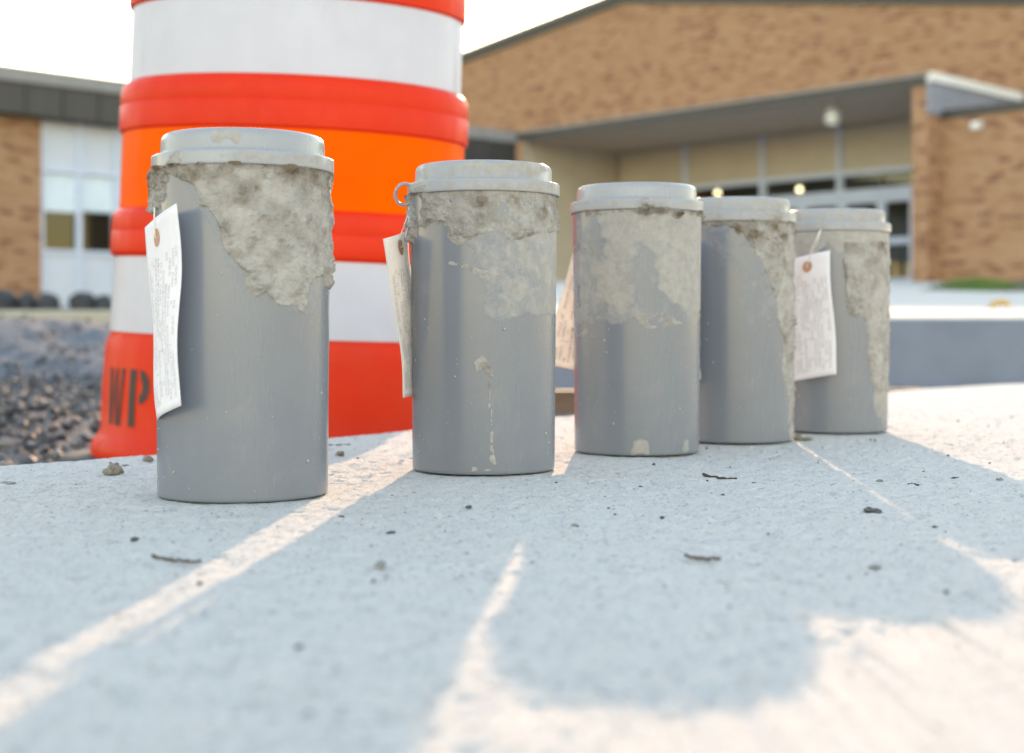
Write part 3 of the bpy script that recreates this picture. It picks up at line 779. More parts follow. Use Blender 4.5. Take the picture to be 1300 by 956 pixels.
def bed():
    # mulch bed and grass in front of the right brick wall
    xs = np.linspace(3.6, 8.2, 60); ys = np.linspace(12.0, 15.5, 40); X, Y = np.meshgrid(xs, ys)
    P = np.stack([X.ravel(), Y.ravel(), np.zeros(X.size)], 1)
    d = np.hypot((P[:, 0] - 6.0) / 2.2, (P[:, 1] - 13.6) / 1.5)
    P[:, 2] = walk_z(P[:, 1]) - 0.03 + 0.16 * np.clip(1 - d ** 2, -0.3, 1) + 0.02 * fbm(P, 6, 3, 8)
    ny, nx = X.shape; idx = np.arange(ny * nx).reshape(ny, nx)
    f = np.stack([idx[:-1, :-1].ravel(), idx[:-1, 1:].ravel(), idx[1:, 1:].ravel(), idx[1:, :-1].ravel()], 1)
    o = link('planting_bed', mesh_np('planting_bed', P, f), MAT['mulch']); tag(o, 'dark mulch planting bed below the right brick wall', 'planting bed', kind='structure')
    n = 2600
    x = 4.38 + rng.normal(0, 0.13, n); y = 13.5 + rng.normal(0, 0.35, n)
    dd = np.hypot((x - 6.0) / 2.2, (y - 13.6) / 1.5); z = walk_z(y) - 0.03 + 0.16 * np.clip(1 - dd ** 2, -0.3, 1) - 0.01
    h = rng.uniform(0.03, 0.10, n) * np.exp(-((x - 4.38) / 0.3) ** 2); a = rng.uniform(0, 2 * np.pi, n); w = 0.006
    V = np.zeros((n, 5, 3)); bx, by = np.cos(a) * w, np.sin(a) * w; lx, ly = rng.normal(0, .3, n) * h, rng.normal(0, .3, n) * h
    V[:, 0] = np.stack([x - bx, y - by, z], 1); V[:, 1] = np.stack([x + bx, y + by, z], 1)
    V[:, 2] = np.stack([x + bx * .8 + lx * .4, y + by * .8 + ly * .4, z + h * .6], 1); V[:, 3] = np.stack([x - bx * .8 + lx * .4, y - by * .8 + ly * .4, z + h * .6], 1)
    V[:, 4] = np.stack([x + lx, y + ly, z + h], 1)
    b = 5 * np.arange(n)[:, None]
    f = np.concatenate([b + [0, 1, 2], b + [0, 2, 3], b + [3, 2, 4]])
    g = link('grass', mesh_np('grass', V.reshape(-1, 3), f), MAT['grass']); tag(g, 'tuft of bright green grass on the mulch bed at right', 'grass', kind='stuff')
bed()

def leaf_thing():
    p = at(1270, 399, 5.0); p.z = float(walk_z(5.0)) + 0.003
    n, m = 9, 5; V = []; f = []
    for i in range(n):
        t = i / (n - 1); w = 0.020 * math.sin(math.pi * min(1, t * 0.95 + 0.05)) ** 0.7
        for j in range(m):
            q = j / (m - 1) * 2 - 1
            V.append(((t - .5) * 0.07, q * w, 0.004 + 0.018 * (q * q) + 0.012 * math.sin(t * 3.0)))
    for i in range(n - 1):
        for j in range(m - 1): f.append((i * m + j, i * m + j + 1, (i + 1) * m + j + 1, (i + 1) * m + j))
    root = empty('fallen_leaf', p); tag(root, 'curled yellow leaf lying on the sunlit edge of the walkway', 'leaf')
    mb = MB(); mb.add(V, f, True); b = mb.build('blade', MAT['leaf'], root)
    md = b.modifiers.new('t', 'SOLIDIFY'); md.thickness = 0.0006
    mb = MB(); mb.tube([(-0.055, 0, 0.006), (-0.035, 0, 0.004), (0.03, 0, 0.018)], 0.0012, 6); mb.build('stem', MAT['twig'], root)
leaf_thing()

def board():
    p = at(712, 498, 2.45)
    root = empty('form_board', (p.x + 0.1, 2.45, p.z)); tag(root, 'weathered wooden board lying on the dirt behind the slab', 'board')
    M = Matrix.Rotation(math.radians(8), 4, 'Z')
    mb = MB(); mb.box(-0.55, 0.55, -0.02, 0.02, -0.035, 0.004, M); mb.build('plank', MAT['lumber'], root)
board()

p = at(98, 584, 1.62); p.z = -0.098  # a patch of sunlit ground, added as a pale lump
tag(lump('sunlit_gravel_lump', p, (0.030, 0.03, 0.018), MAT['pale'], 21), 'pale lump standing in for sunlit gravel against the foot of the orange drum', 'stone')

# ------------------------------------------------------------------ the orange drum
def drum():
    Zc = 1.95
    piv = Vector(((369.5 - 650) * Zc / F, Zc, 0.20))
    base_z = -0.105
    root = empty('traffic_drum', (piv.x, piv.y, base_z))
    root.rotation_euler = (math.radians(0.8), math.radians(2.0), 0)
    root.scale = (0.995, 0.68, 1.0)      # the drum is flattened front to back
    # keep the pivot height on the axis where it was measured
    R = root.rotation_euler.to_matrix(); d = R @ Vector((0, 0, piv.z - base_z)); root.location = (piv.x - d.x, piv.y - d.y, base_z + 0.004)
    z0 = base_z
    L = lambda z: z - z0
    def ring(zb, zt, rb, rt, sh=0.012):
        """moulded collar with rounded shoulders"""
        return [(rb - 0.010, L(zb)), (rb, L(zb) + 0.004), (rb + 0.0006, (L(zb) + L(zt)) / 2 - 0.001), (rb - 0.0010, (L(zb) + L(zt)) / 2), (rt + 0.0006, (L(zb) + L(zt)) / 2 + 0.001),
                (rt, L(zt) - sh), (rt - 0.002, L(zt) - sh * .5), (rt - 0.006, L(zt) - sh * .15), (rt - 0.012, L(zt))]
    prof = [(0.262, L(-0.078)), (0.264, L(-0.070)), (0.262, L(-0.060)), (0.255, L(-0.050)), (0.2508, L(-0.043))]
    prof += [(0.2505, L(0.0)), (0.2480, L(0.066)), (0.2455, L(0.078)), (0.241, L(0.086)), (0.2415, L(0.0885))]
    prof += [(0.2385, L(0.19))] + [(0.2435, L(0.1925)), (0.2450, L(0.197)), (0.2448, L(0.222)), (0.2438, L(0.2235)), (0.2444, L(0.225)), (0.2438, L(0.240)), (0.2420, L(0.248)), (0.2375, L(0.2525))]
    prof += [(0.2335, L(0.2535)), (0.2325, L(0.356)), (0.2372, L(0.3580)), (0.2380, L(0.362)), (0.2378, L(0.390)), (0.2368, L(0.3915)), (0.2374, L(0.393)), (0.2370, L(0.408)), (0.2350, L(0.417)), (0.2300, L(0.4225))]
    prof += [(0.2255, L(0.4235)), (0.2245, L(0.523)), (0.2290, L(0.525)), (0.2300, L(0.530)), (0.2295, L(0.575)), (0.2270, L(0.584)), (0.2220, L(0.589))]
    prof += [(0.2170, L(0.590)), (0.2160, L(0.695)), (0.2210, L(0.698)), (0.2210, L(0.740)), (0.2150, L(0.755)), (0.19, L(0.765)), (0.16, L(0.768)), (0.0, L(0.770))]
    mb = MB(); mb.revolve(prof, 144); mb.build('body', MAT['orange'], root, sharp=50)
    for zb, zt, rb, rt, m in ((0.0895, 0.1895, 0.2423, 0.2393, 'sheet_w'), (0.2540, 0.3555, 0.2343, 0.2333, 'sheet_o'), (0.4240, 0.5225, 0.2263, 0.2253, 'sheet_w'), (0.5905, 0.6945, 0.2178, 0.2168, 'sheet_o')):
        mb = MB(); mb.revolve([(rb - 0.002, L(zb)), (rb, L(zb) + 0.0004), (rt, L(zt) - 0.0004), (rt - 0.002, L(zt))], 144)
        # overlap seam of the sheeting
        o = mb.build('reflective_band', MAT[m], root, sharp=40)
        o['label'] = 'white reflective band' if m == 'sheet_w' else 'orange reflective band'
        mb = MB(); mb.revolve([(rb, L(zb) + 0.001), (rb + 0.0003, L(zb) + 0.0012), (rt + 0.0003, L(zt) - 0.0012), (rt, L(zt) - 0.001)], 4, math.radians(-40 + 60 * zb), math.radians(-38.6 + 60 * zb)); mb.build('seam', MAT[m], o)
    # carrying handle and rubber foot
    mb = MB(); pts = [(-0.13, 0, L(0.765)), (-0.125, 0, L(0.80)), (-0.09, 0, L(0.83)), (0, 0, L(0.838)), (0.09, 0, L(0.83)), (0.125, 0, L(0.80)), (0.13, 0, L(0.765))]
    mb.tube(pts, 0.016, 12); mb.build('handle', MAT['orange'], root)
    mb = MB(); mb.revolve([(0.22, 0.0), (0.305, 0.0), (0.312, 0.008), (0.300, 0.024), (0.25, 0.0265), (0.22, 0.026)], 96); mb.build('rubber_foot', MAT['rubber'], root)
    # stencilled letters W P on the lowest collar
    def rad(z): return np.interp(z, [-0.043, 0.0, 0.066], [0.2508, 0.2505, 0.2480]) + 0.0012
    def stroke(mb, quad, nseg=6):
        a, b, c, d = [np.array(q, float) for q in quad]; v = []; f = []
        for i in range(nseg + 1):
            t = i / nseg
            for q in (a + (d - a) * t, b + (c - b) * t):
                ang, z = q; r = rad(z); v.append((r * math.sin(ang), -r * math.cos(ang), L(z)))
        for i in range(nseg): f.append((2 * i, 2 * i + 1, 2 * i + 3, 2 * i + 2))
        mb.add(v, f, True)
    def letter(name, quads, a0, a1, z0_, z1_):
        mb = MB()
        for qd in quads: stroke(mb, [(a0 + (a1 - a0) * u, z0_ + (z1_ - z0_) * w_) for u, w_ in qd])
        mb.build(name, MAT['ink'], root)
    dg = math.radians
    Wq = [[(0.00, 1), (0.20, 1), (0.33, 0), (0.14, 0)], [(0.34, 0.12), (0.34, 0), (0.50, 0.75), (0.42, 0.95)], [(0.44, 1), (0.60, 1), (0.72, 0.0), (0.55, 0.0)], [(0.75, 0.0), (0.88, 0.0), (1.04, 1), (0.84, 1)]]
    letter('stencil_letter_w', Wq, dg(-62.5), dg(-51.5), -0.032, 0.043)
    Pq = [[(0.0, 0), (0.34, 0), (0.34, 1), (0.0, 1)]]
    n = 10
    arc = []
    for i in range(n + 1):
        t = math.pi / 2 - math.pi * i / n
        arc.append(((0.52 + 0.46 * math.cos(t), 0.70 + 0.30 * math.sin(t)), (0.52 + 0.14 * math.cos(t), 0.70 + 0.14 * math.sin(t))))
    for i in range(n): Pq.append([arc[i][0], arc[i][1], arc[i + 1][1], arc[i + 1][0]])
    letter('stencil_letter_p', Pq, dg(-48.0), dg(-38.0), -0.032, 0.043)
    tag(root, 'orange and white banded plastic traffic drum standing behind the slab', 'traffic drum')
drum()

# ------------------------------------------------------------------ the five moulds
H_BODY = 0.2005
def r_body(z): return 0.0520 + 0.0017 * np.clip(z / H_BODY, 0, 1)
LID_PROF = [(0.0500, 0.2005), (0.0537, 0.2000), (0.0540, 0.1986), (0.0551, 0.1984), (0.0556, 0.1988), (0.0557, 0.1994), (0.0557, 0.2010), (0.0557, 0.2030), (0.0557, 0.2050), (0.0557, 0.2064), (0.0555, 0.2069), (0.0550, 0.2072),
            (0.0530, 0.2074), (0.0510, 0.2076), (0.0505, 0.2078), (0.0503, 0.2083), (0.0502, 0.2100), (0.0501, 0.2120), (0.0500, 0.2140), (0.0499, 0.2160), (0.0497, 0.2176), (0.0492, 0.2190), (0.0484, 0.2200), (0.0474, 0.2206), (0.0462, 0.2207),
            (0.0452, 0.2203), (0.0440, 0.2200), (0.03, 0.2201), (0.001, 0.2202)]
def r_lid(z):
    zs = np.array([p[1] for p in LID_PROF[4:25]]); rs = np.array([p[0] for p in LID_PROF[4:25]])
    return np.interp(z, zs, rs)
BODY_PROF = [(0.001, 0.0008), (0.049, 0.0006), (0.0505, 0.0), (0.0516, 0.0003), (0.0520, 0.0012)] + [(float(r_body(z)), float(z)) for z in np.linspace(0.0025, H_BODY, 150)]

def film_body(name, prof, nth, cx, cy, films, mat, root, seed):
    """surface of revolution carrying a 'film' value per vertex; films: (polygon in photo px, amount, softness m)"""
    pr = np.array(prof); th = np.linspace(0, 2 * np.pi, nth, endpoint=False)
    R = np.repeat(pr[:, 0], nth); Z = np.repeat(pr[:, 1], nth); T = np.tile(th, len(pr))
    V = np.stack([R * np.cos(T), R * np.sin(T), Z], 1)
    idx = np.arange(len(V)).reshape(len(pr), nth); nx = np.roll(idx, -1, 1)
    f = np.stack([idx[:-1].ravel(), nx[:-1].ravel(), nx[1:].ravel(), idx[1:].ravel()], 1)
    me = mesh_np(name, V, f)
    px = 650 + F * (cx + V[:, 0]) / (cy + V[:, 1]); py = HOR - F * (Z - EYE) / (cy + V[:, 1])
    val = np.zeros(len(V)); wob = 0.003 * fbm(V, 90, 3, seed)
    for poly, amt, soft in films:
        sd = sdist(px, py, poly) * cy / F + wob
        val = np.maximum(val, amt * sstep(sd, -soft, soft))
    a = me.attributes.new('film', 'FLOAT', 'POINT'); a.data.foreach_set('value', val.astype(np.float32))
    return link(name, me, mat, root)

def crop(ox, oy, sc, pts): return [(ox + x / sc, oy + y / sc) for x, y in pts]

def crust(root, cx, cy, layers, seed, zr=(0.0, 0.1995), rfun=r_body, res=0.00056, name='mortar_crust', stain=1.0, stain_z=None):
    """layers: (polygon in photo px, thickness m, edge softness m, raggedness m, holes 0..1)"""
    nth = int(2 * math.pi * 0.053 / res); nz = max(4, int((zr[1] - zr[0]) / res))
    th = np.linspace(0, 2 * np.pi, nth, endpoint=False); zs = np.linspace(zr[0], zr[1], nz)
    T, Z = np.meshgrid(th, zs); T = T.ravel(); Z = Z.ravel(); r0 = rfun(Z)
    X = r0 * np.cos(T); Y = r0 * np.sin(T)
    px = 650 + F * (cx + X) / (cy + Y); py = HOR - F * (Z - EYE) / (cy + Y)
    m_px = cy / F
    P = np.stack([X, Y, Z], 1)
    n1 = fbm(P, 130, 4, seed); n2 = fbm(P, 330, 3, seed + 31, 0.6); n3 = fbm(P, 55, 3, seed + 60); lumps = np.clip(fbm(P, 190, 2, seed + 90), 0, 1) ** 1.5
    tot = np.zeros(len(Z))
    for poly, tk, soft, rag, holes in layers:
        sd = sdist(px, py, poly) * m_px + rag * n1 + rag * 0.5 * n2
        body = sstep(sd, 0, soft) * (0.60 + 0.40 * np.exp(-np.clip(sd, 0, 1) / 0.006))   # the rim piles up a little
        relief = 0.62 + 0.48 * n1 + 0.36 * n2 + 0.30 * n3 + 0.7 * lumps * sstep(n3, -0.2, 0.5)
        if holes > 0: body = body * sstep(n1 * 0.6 + n3 * 0.8 - (holes * 1.6 - 0.8), 0, 0.10)
        tot = np.maximum(tot, 1.15 * tk * body * np.clip(relief, 0.30, 1.5))
    # thrown clumps stuck in the crust
    rr = np.random.default_rng(seed); inside = np.flatnonzero(tot > 0.0009)
    if len(inside) > 50:
        for q in rr.choice(inside, 110 if zr[1] - zr[0] > 0.1 else 6):
            rad = rr.uniform(0.0012, 0.0042) * (1.0 if Z[q] > zr[1] - 0.035 else 0.8)
            d2 = ((P - P[q]) ** 2).sum(1); w = d2 < (2.2 * rad) ** 2
            tot[w] += rad * rr.uniform(0.18, 0.48) * np.exp(-(d2[w] / rad ** 2) ** 1.5) * np.clip(0.8 + 0.5 * n2[w], 0, 2)
    r = r0 - 0.0003 + tot
    keep_v = tot > 0.00002
    idx = np.arange(nz * nth).reshape(nz, nth); nx = np.roll(idx, -1, 1)
    f = np.stack([idx[:-1].ravel(), nx[:-1].ravel(), nx[1:].ravel(), idx[1:].ravel()], 1)
    f = f[keep_v[f].any(1)]
    if not len(f): return None
    V = np.stack([r * np.cos(T), r * np.sin(T), Z], 1)
    zt = zr[1] if stain_z is None else stain_z
    st = sstep(n3 * 0.012 + Z - zt + 0.026, 0, 0.024) * np.clip(0.55 + 0.7 * n1, 0, 1) * stain + 0.35 * stain * sstep(n1, 0.35, 0.8)
    st = np.clip(st, 0, 0.9).astype(np.float32)
    # separate patches are separate parts
    cell = np.zeros((nz - 1) * nth, np.int32); fi = f[:, 0]; cell[fi] = -1
    lab = 0; sizes = []
    for c0 in fi:
        if cell[c0] != -1: continue
        lab += 1; cell[c0] = lab; stack = [int(c0)]; cnt = 0
        while stack:
            c = stack.pop(); cnt += 1; j, i = divmod(c, nth)
            for dj in (-1, 0, 1):
                for di in (-1, 0, 1):
                    jj = j + dj
                    if 0 <= jj < nz - 1:
                        q = jj * nth + (i + di) % nth
                        if cell[q] == -1: cell[q] = lab; stack.append(q)
        sizes.append(cnt)
    for L_, cnt in enumerate(sizes, 1):
        if cnt < 160: continue
        g = f[cell[fi] == L_]
        used = np.unique(g); remap = np.zeros(nz * nth, int); remap[used] = np.arange(len(used))
        me = mesh_np(name, V[used], remap[g])
        a = me.attributes.new('stain', 'FLOAT', 'POINT'); a.data.foreach_set('value', st[used])
        link(name, me, MAT['crust'], root)

def droplets(root, seed, n):
    r = np.random.default_rng(seed); mb_v = []; mb_f = []
    th = r.uniform(math.pi, 2 * math.pi, n); z = r.uniform(0.004, 0.15, n); s = 0.0003 + 0.0008 * r.uniform(0, 1, n) ** 4
    pts = np.stack([r_body(z) * np.cos(th), r_body(z) * np.sin(th), z], 1)
    V = ICO_V[None] * s[:, None, None] * (1 + .3 * r.uniform(-1, 1, (n, 12, 1))) * np.array([1, 1, 1.25]) + pts[:, None]
    Fc = (ICO_F[None] + 12 * np.arange(n)[:, None, None]).reshape(-1, 3)
    o = link('mortar_droplets', mesh_np('mortar_droplets', V.reshape(-1, 3), Fc), MAT['drop'], root); o['kind'] = 'stuff'

def mold(i, label, layers, lid_layers, seed, stain=1.0, drops=45, stain_z=None, films=(), lid_films=()):
    cx, cy = MOLDS_XY[i]
    root = empty('cylinder_mold', (cx, cy, 0.0012)); tag(root, label, 'cylinder mold', 'row of grey concrete test molds')
    film_body('body', BODY_PROF, 300, cx, cy, films, MAT['plastic'], root, seed)
    film_body('lid', LID_PROF, 256, cx, cy, lid_films, MAT['lid'], root, seed + 3)
    crust(root, cx, cy, layers, seed, stain=stain, stain_z=stain_z)
    if lid_layers: crust(root, cx, cy, lid_layers, seed + 7, zr=(0.1992, 0.2207), rfun=r_lid, name='lid_mortar', stain=0.25)
    droplets(root, seed, drops)
    return root

c1 = lambda p: crop(100, 130, 3.186, p); c3c = lambda p: crop(460, 180, 3.983, p); c4c = lambda p: crop(460, 400, 3.983, p)
c5c = lambda p: crop(690, 210, 4.78, p); c6c = lambda p: crop(690, 400, 4.78, p); c7c = lambda p: crop(880, 230, 4.815, p); c8c = lambda p: crop(880, 400, 4.815, p)
c9 = lambda p: crop(170, 150, 5.0, p)

L1 = [(c1([(600, 470), (640, 470), (660, 510), (640, 560), (605, 560), (590, 520)]), 0.0040, 0.003, 0.0012, 0), (c1([(690, 500), (740, 500), (770, 540), (740, 560), (690, 540)]), 0.0036, 0.003, 0.0012, 0),
      (c1([(470, 405), (530, 405), (530, 435), (480, 430)]), 0.0028, 0.002, 0.0008, 0), (c1([(880, 590), (930, 590), (930, 625), (880, 620)]), 0.0030, 0.003, 0.001, 0),
      (c1([(345, 200), (345, 255), (390, 315), (455, 335), (480, 400), (520, 430), (560, 490), (585, 600), (650, 670), (690, 700), (668, 740), (680, 775), (722, 802), (752, 778), (810, 835), (880, 835), (900, 868), (918, 830), (930, 745), (960, 715), (990, 720), (1005, 765), (1040, 760), (1040, 200)]), 0.0021, 0.0012, 0.0010, 0),
      (c1([(440, 200), (470, 330), (540, 340), (640, 300), (700, 340), (840, 310), (1040, 330), (1040, 200)]), 0.0023, 0.004, 0.002, 0),
      (c1([(668, 720), (675, 780), (722, 805), (755, 770), (750, 715), (700, 690)]), 0.0046, 0.004, 0.0006, 0),
      (c1([(600, 480), (600, 570), (760, 580), (760, 480)]), 0.0036, 0.006, 0.003, 0.25),
      (c1([(280, 250), (345, 250), (360, 330), (350, 400), (325, 455), (280, 455)]), 0.0042, 0.002, 0.0016, 0),
      (c1([(340, 200), (420, 200), (440, 330), (380, 315), (345, 290)]), 0.0045, 0.004, 0.001, 0),
      (c1([(985, 650), (985, 760), (1030, 760), (1030, 650)]), 0.0036, 0.003, 0.001, 0),
      (c1([(385, 335), (410, 335), (410, 355), (385, 355)]), 0.0010, 0.001, 0.0004, 0)]
LL1 = [(c9([(180, 300), (250, 215), (350, 215), (355, 240), (300, 285), (330, 380), (180, 380)]), 0.0032, 0.005, 0.001, 0)]
LF1 = [(c9([(460, 80), (690, 80), (660, 185), (620, 190), (600, 160), (560, 182), (505, 182)]), 0.85, 0.0012), (c9([(780, 80), (850, 80), (850, 150), (800, 150)]), 0.7, 0.002),
       (c9([(530, 215), (1210, 220), (1250, 380), (1010, 300), (530, 270)]), 0.74, 0.006), (c9([(150, 60), (1250, 60), (1250, 110), (150, 110)]), 0.58, 0.003)]
F1 = [(c1([(420, 330), (560, 620), (660, 780), (760, 830), (960, 900), (1020, 760), (1020, 250)]), 0.45, 0.004)]
mold(0, 'largest and nearest grey plastic cylinder mold, mortar crusted on its upper right, leftmost of five', L1, LL1, 11, 0.95, films=F1, lid_films=LF1)

L2 = [(c3c([(265, 230), (300, 330), (290, 460), (325, 485), (345, 430), (400, 415), (440, 470), (465, 530), (540, 525), (600, 470), (640, 455), (700, 470), (740, 520), (880, 470), (1010, 470), (1010, 230)]), 0.0012, 0.003, 0.0012, 0),
      (c3c([(290, 250), (440, 260), (470, 330), (420, 420), (340, 425), (325, 485), (290, 460)]), 0.0040, 0.005, 0.0012, 0),
      (c3c([(440, 400), (480, 510), (560, 500), (690, 465), (690, 445), (620, 430), (520, 470)]), 0.0026, 0.003, 0.001, 0),
      (c3c([(200, 250), (265, 250), (272, 520), (200, 520)]), 0.0036, 0.002, 0.0018, 0),
      (c3c([(530, 650), (560, 640), (690, 675), (690, 690), (560, 685)]), 0.0011, 0.001, 0.0006, 0),
      (c3c([(430, 610), (540, 630), (540, 650), (430, 630)]), 0.0006, 0.0006, 0.0005, 0),
      (c4c([(560, 250), (600, 205), (630, 230), (665, 290), (655, 330), (650, 480), (636, 480), (640, 320), (610, 280), (575, 300)]), 0.0009, 0.0008, 0.0004, 0),
      (c4c([(648, 480), (660, 480), (665, 690), (685, 790), (640, 800), (550, 800), (550, 770), (640, 780)]), 0.0006, 0.0006, 0.0005, 0)]
F2 = [(c3c([(480, 400), (1010, 400), (1010, 880), (900, 900), (820, 900), (700, 920), (600, 880), (600, 740), (530, 660), (560, 560), (480, 520)]), 0.60, 0.003),
      (c3c([(740, 400), (1010, 400), (1010, 820), (880, 700), (760, 640)]), 0.72, 0.006)]
LL2 = [(c3c([(535, 80), (560, 80), (560, 115), (535, 115)]), 0.0022, 0.002, 0.0004, 0),
       (c3c([(230, 240), (330, 210), (330, 260), (230, 290)]), 0.0018, 0.002, 0.001, 0)]
LF2 = [(c3c([(500, 90), (900, 95), (960, 150), (900, 190), (640, 160), (500, 140)]), 0.8, 0.003), (c3c([(500, 195), (1010, 200), (1010, 290), (500, 260)]), 0.78, 0.006), (c3c([(230, 90), (1010, 90), (1010, 290), (230, 290)]), 0.50, 0.002)]
m2 = mold(1, 'grey plastic cylinder mold with a ring tab on its lid, second from the left', L2, LL2, 23, 0.55, 60, films=F2, lid_films=LF2)

L3 = [(c5c([(240, 240), (245, 335), (330, 320), (420, 305), (560, 300), (650, 310), (760, 290), (860, 320), (980, 330), (980, 240)]), 0.0009, 0.002, 0.0012, 0),
      (c6c([(520, 0), (720, -10), (860, 62), (720, 85), (620, 100)]), 0.0005, 0.0008, 0.0004, 0),
      (c6c([(215, 120), (255, 85), (330, 155), (240, 140)]), 0.0008, 0.0008, 0.0003, 0),
      (c6c([(600, 155), (720, 190), (660, 180)]), 0.0006, 0.0005, 0.0004, 0)]
F3 = [(c5c([(250, 240), (980, 240), (985, 870), (930, 905), (850, 900), (740, 820), (690, 740), (680, 540), (590, 500), (560, 620), (560, 780), (560, 870), (470, 900), (360, 860), (300, 700), (260, 560), (380, 560), (320, 330)]), 0.80, 0.004),
      (c5c([(180, 540), (380, 560), (480, 700), (600, 880), (860, 955), (700, 960), (400, 980), (180, 960)]), 0.56, 0.006),
      (c5c([(180, 240), (980, 240), (980, 960), (180, 960)]), 0.38, 0.003),
      (c6c([(540, 770), (620, 780), (650, 855), (540, 855)]), 0.75, 0.002), (c6c([(840, 760), (890, 760), (890, 850), (840, 850)]), 0.7, 0.002)]
LL3 = [(c5c([(575, 215), (640, 210), (685, 240), (660, 280), (610, 280)]), 0.0030, 0.004, 0.0006, 0)]
LF3 = [(c5c([(170, 200), (980, 200), (980, 300), (170, 300)]), 0.58, 0.003)]
mold(2, 'grey plastic cylinder mold filmed all over with thin mortar, middle one of five', L3, LL3, 37, 0.8, 60, stain_z=0.199, films=F3, lid_films=LF3)

L4 = [(c7c([(50, 200), (50, 320), (120, 290), (190, 275), (300, 320), (345, 400), (400, 480), (440, 560), (500, 720), (525, 915), (560, 985), (545, 1050), (542, 1200), (575, 1300), (580, 1430), (590, 1590), (690, 1600), (690, 200)]), 0.0017, 0.0014, 0.0010, 0),
      (c7c([(300, 230), (640, 230), (640, 320), (540, 400), (470, 400), (380, 330)]), 0.0030, 0.004, 0.0015, 0),
      (c7c([(590, 820), (680, 820), (680, 900), (590, 890)]), 0.0032, 0.003, 0.001, 0),
      (c8c([(540, 370), (575, 480), (640, 480), (640, 370)]), 0.0026, 0.003, 0.001, 0)]
F4 = [(c7c([(50, 230), (640, 230), (640, 900), (330, 900), (180, 560), (60, 400)]), 0.40, 0.004)]
LL4 = [(c7c([(430, 180), (560, 190), (560, 260), (430, 260)]), 0.0022, 0.004, 0.001, 0)]
LF4 = [(c7c([(40, 60), (660, 60), (660, 260), (40, 260)]), 0.58, 0.003), (c7c([(60, 170), (120, 190), (110, 260), (60, 260)]), 0.8, 0.002)]
mold(3, 'grey plastic cylinder mold with mortar running down its right side, fourth from the left', L4, LL4, 53, 0.9, 40, films=F4, lid_films=LF4)

L5 = [(c7c([(920, 380), (915, 500), (930, 620), (925, 720), (940, 800), (960, 832), (1050, 842), (1058, 900), (1070, 940), (1060, 1060), (1085, 1220), (1125, 1290), (1250, 1300), (1250, 380)]), 0.0017, 0.0016, 0.0008, 0),
      (c7c([(925, 500), (1010, 600), (1040, 740), (1050, 840), (960, 832), (925, 720)]), 0.0030, 0.003, 0.001, 0),
      (c8c([(1040, 40), (1110, 60), (1110, 130), (1060, 125)]), 0.0026, 0.003, 0.0006, 0)]
F5 = [(c7c([(600, 270), (1250, 270), (1250, 420), (900, 440), (830, 400), (740, 480), (600, 560)]), 0.85, 0.003), (c8c([(1080, 380), (1210, 380), (1210, 700), (1120, 640)]), 0.62, 0.003)]
LF5 = [(c7c([(600, 130), (1250, 130), (1250, 310), (600, 310)]), 0.60, 0.003), (c7c([(740, 130), (1000, 130), (1000, 185), (740, 185)]), 0.7, 0.002)]
mold(4, 'farthest grey plastic cylinder mold with a white tag in front, rightmost of five', L5, [], 71, 0.8, 40, films=F5, lid_films=LF5)

# plastic ring tab on the second lid
def tab(root, ang, tilt):
    mb = MB(); pts = []
    for k in range(17):
        a = 2 * math.pi * k / 16; pts.append((0.0066 * math.cos(a), 0, 0.0078 * math.sin(a)))
    mb.tube(pts, 0.0013, 10, cap=False)
    o = mb.build('ring_tab', MAT['lid'], root); o.location = (0.0585 * math.cos(ang), 0.0585 * math.sin(ang), 0.1995); o.rotation_euler = (0.1, tilt, ang * 0 + 0.25)
tab(m2, math.radians(192), 0.15)

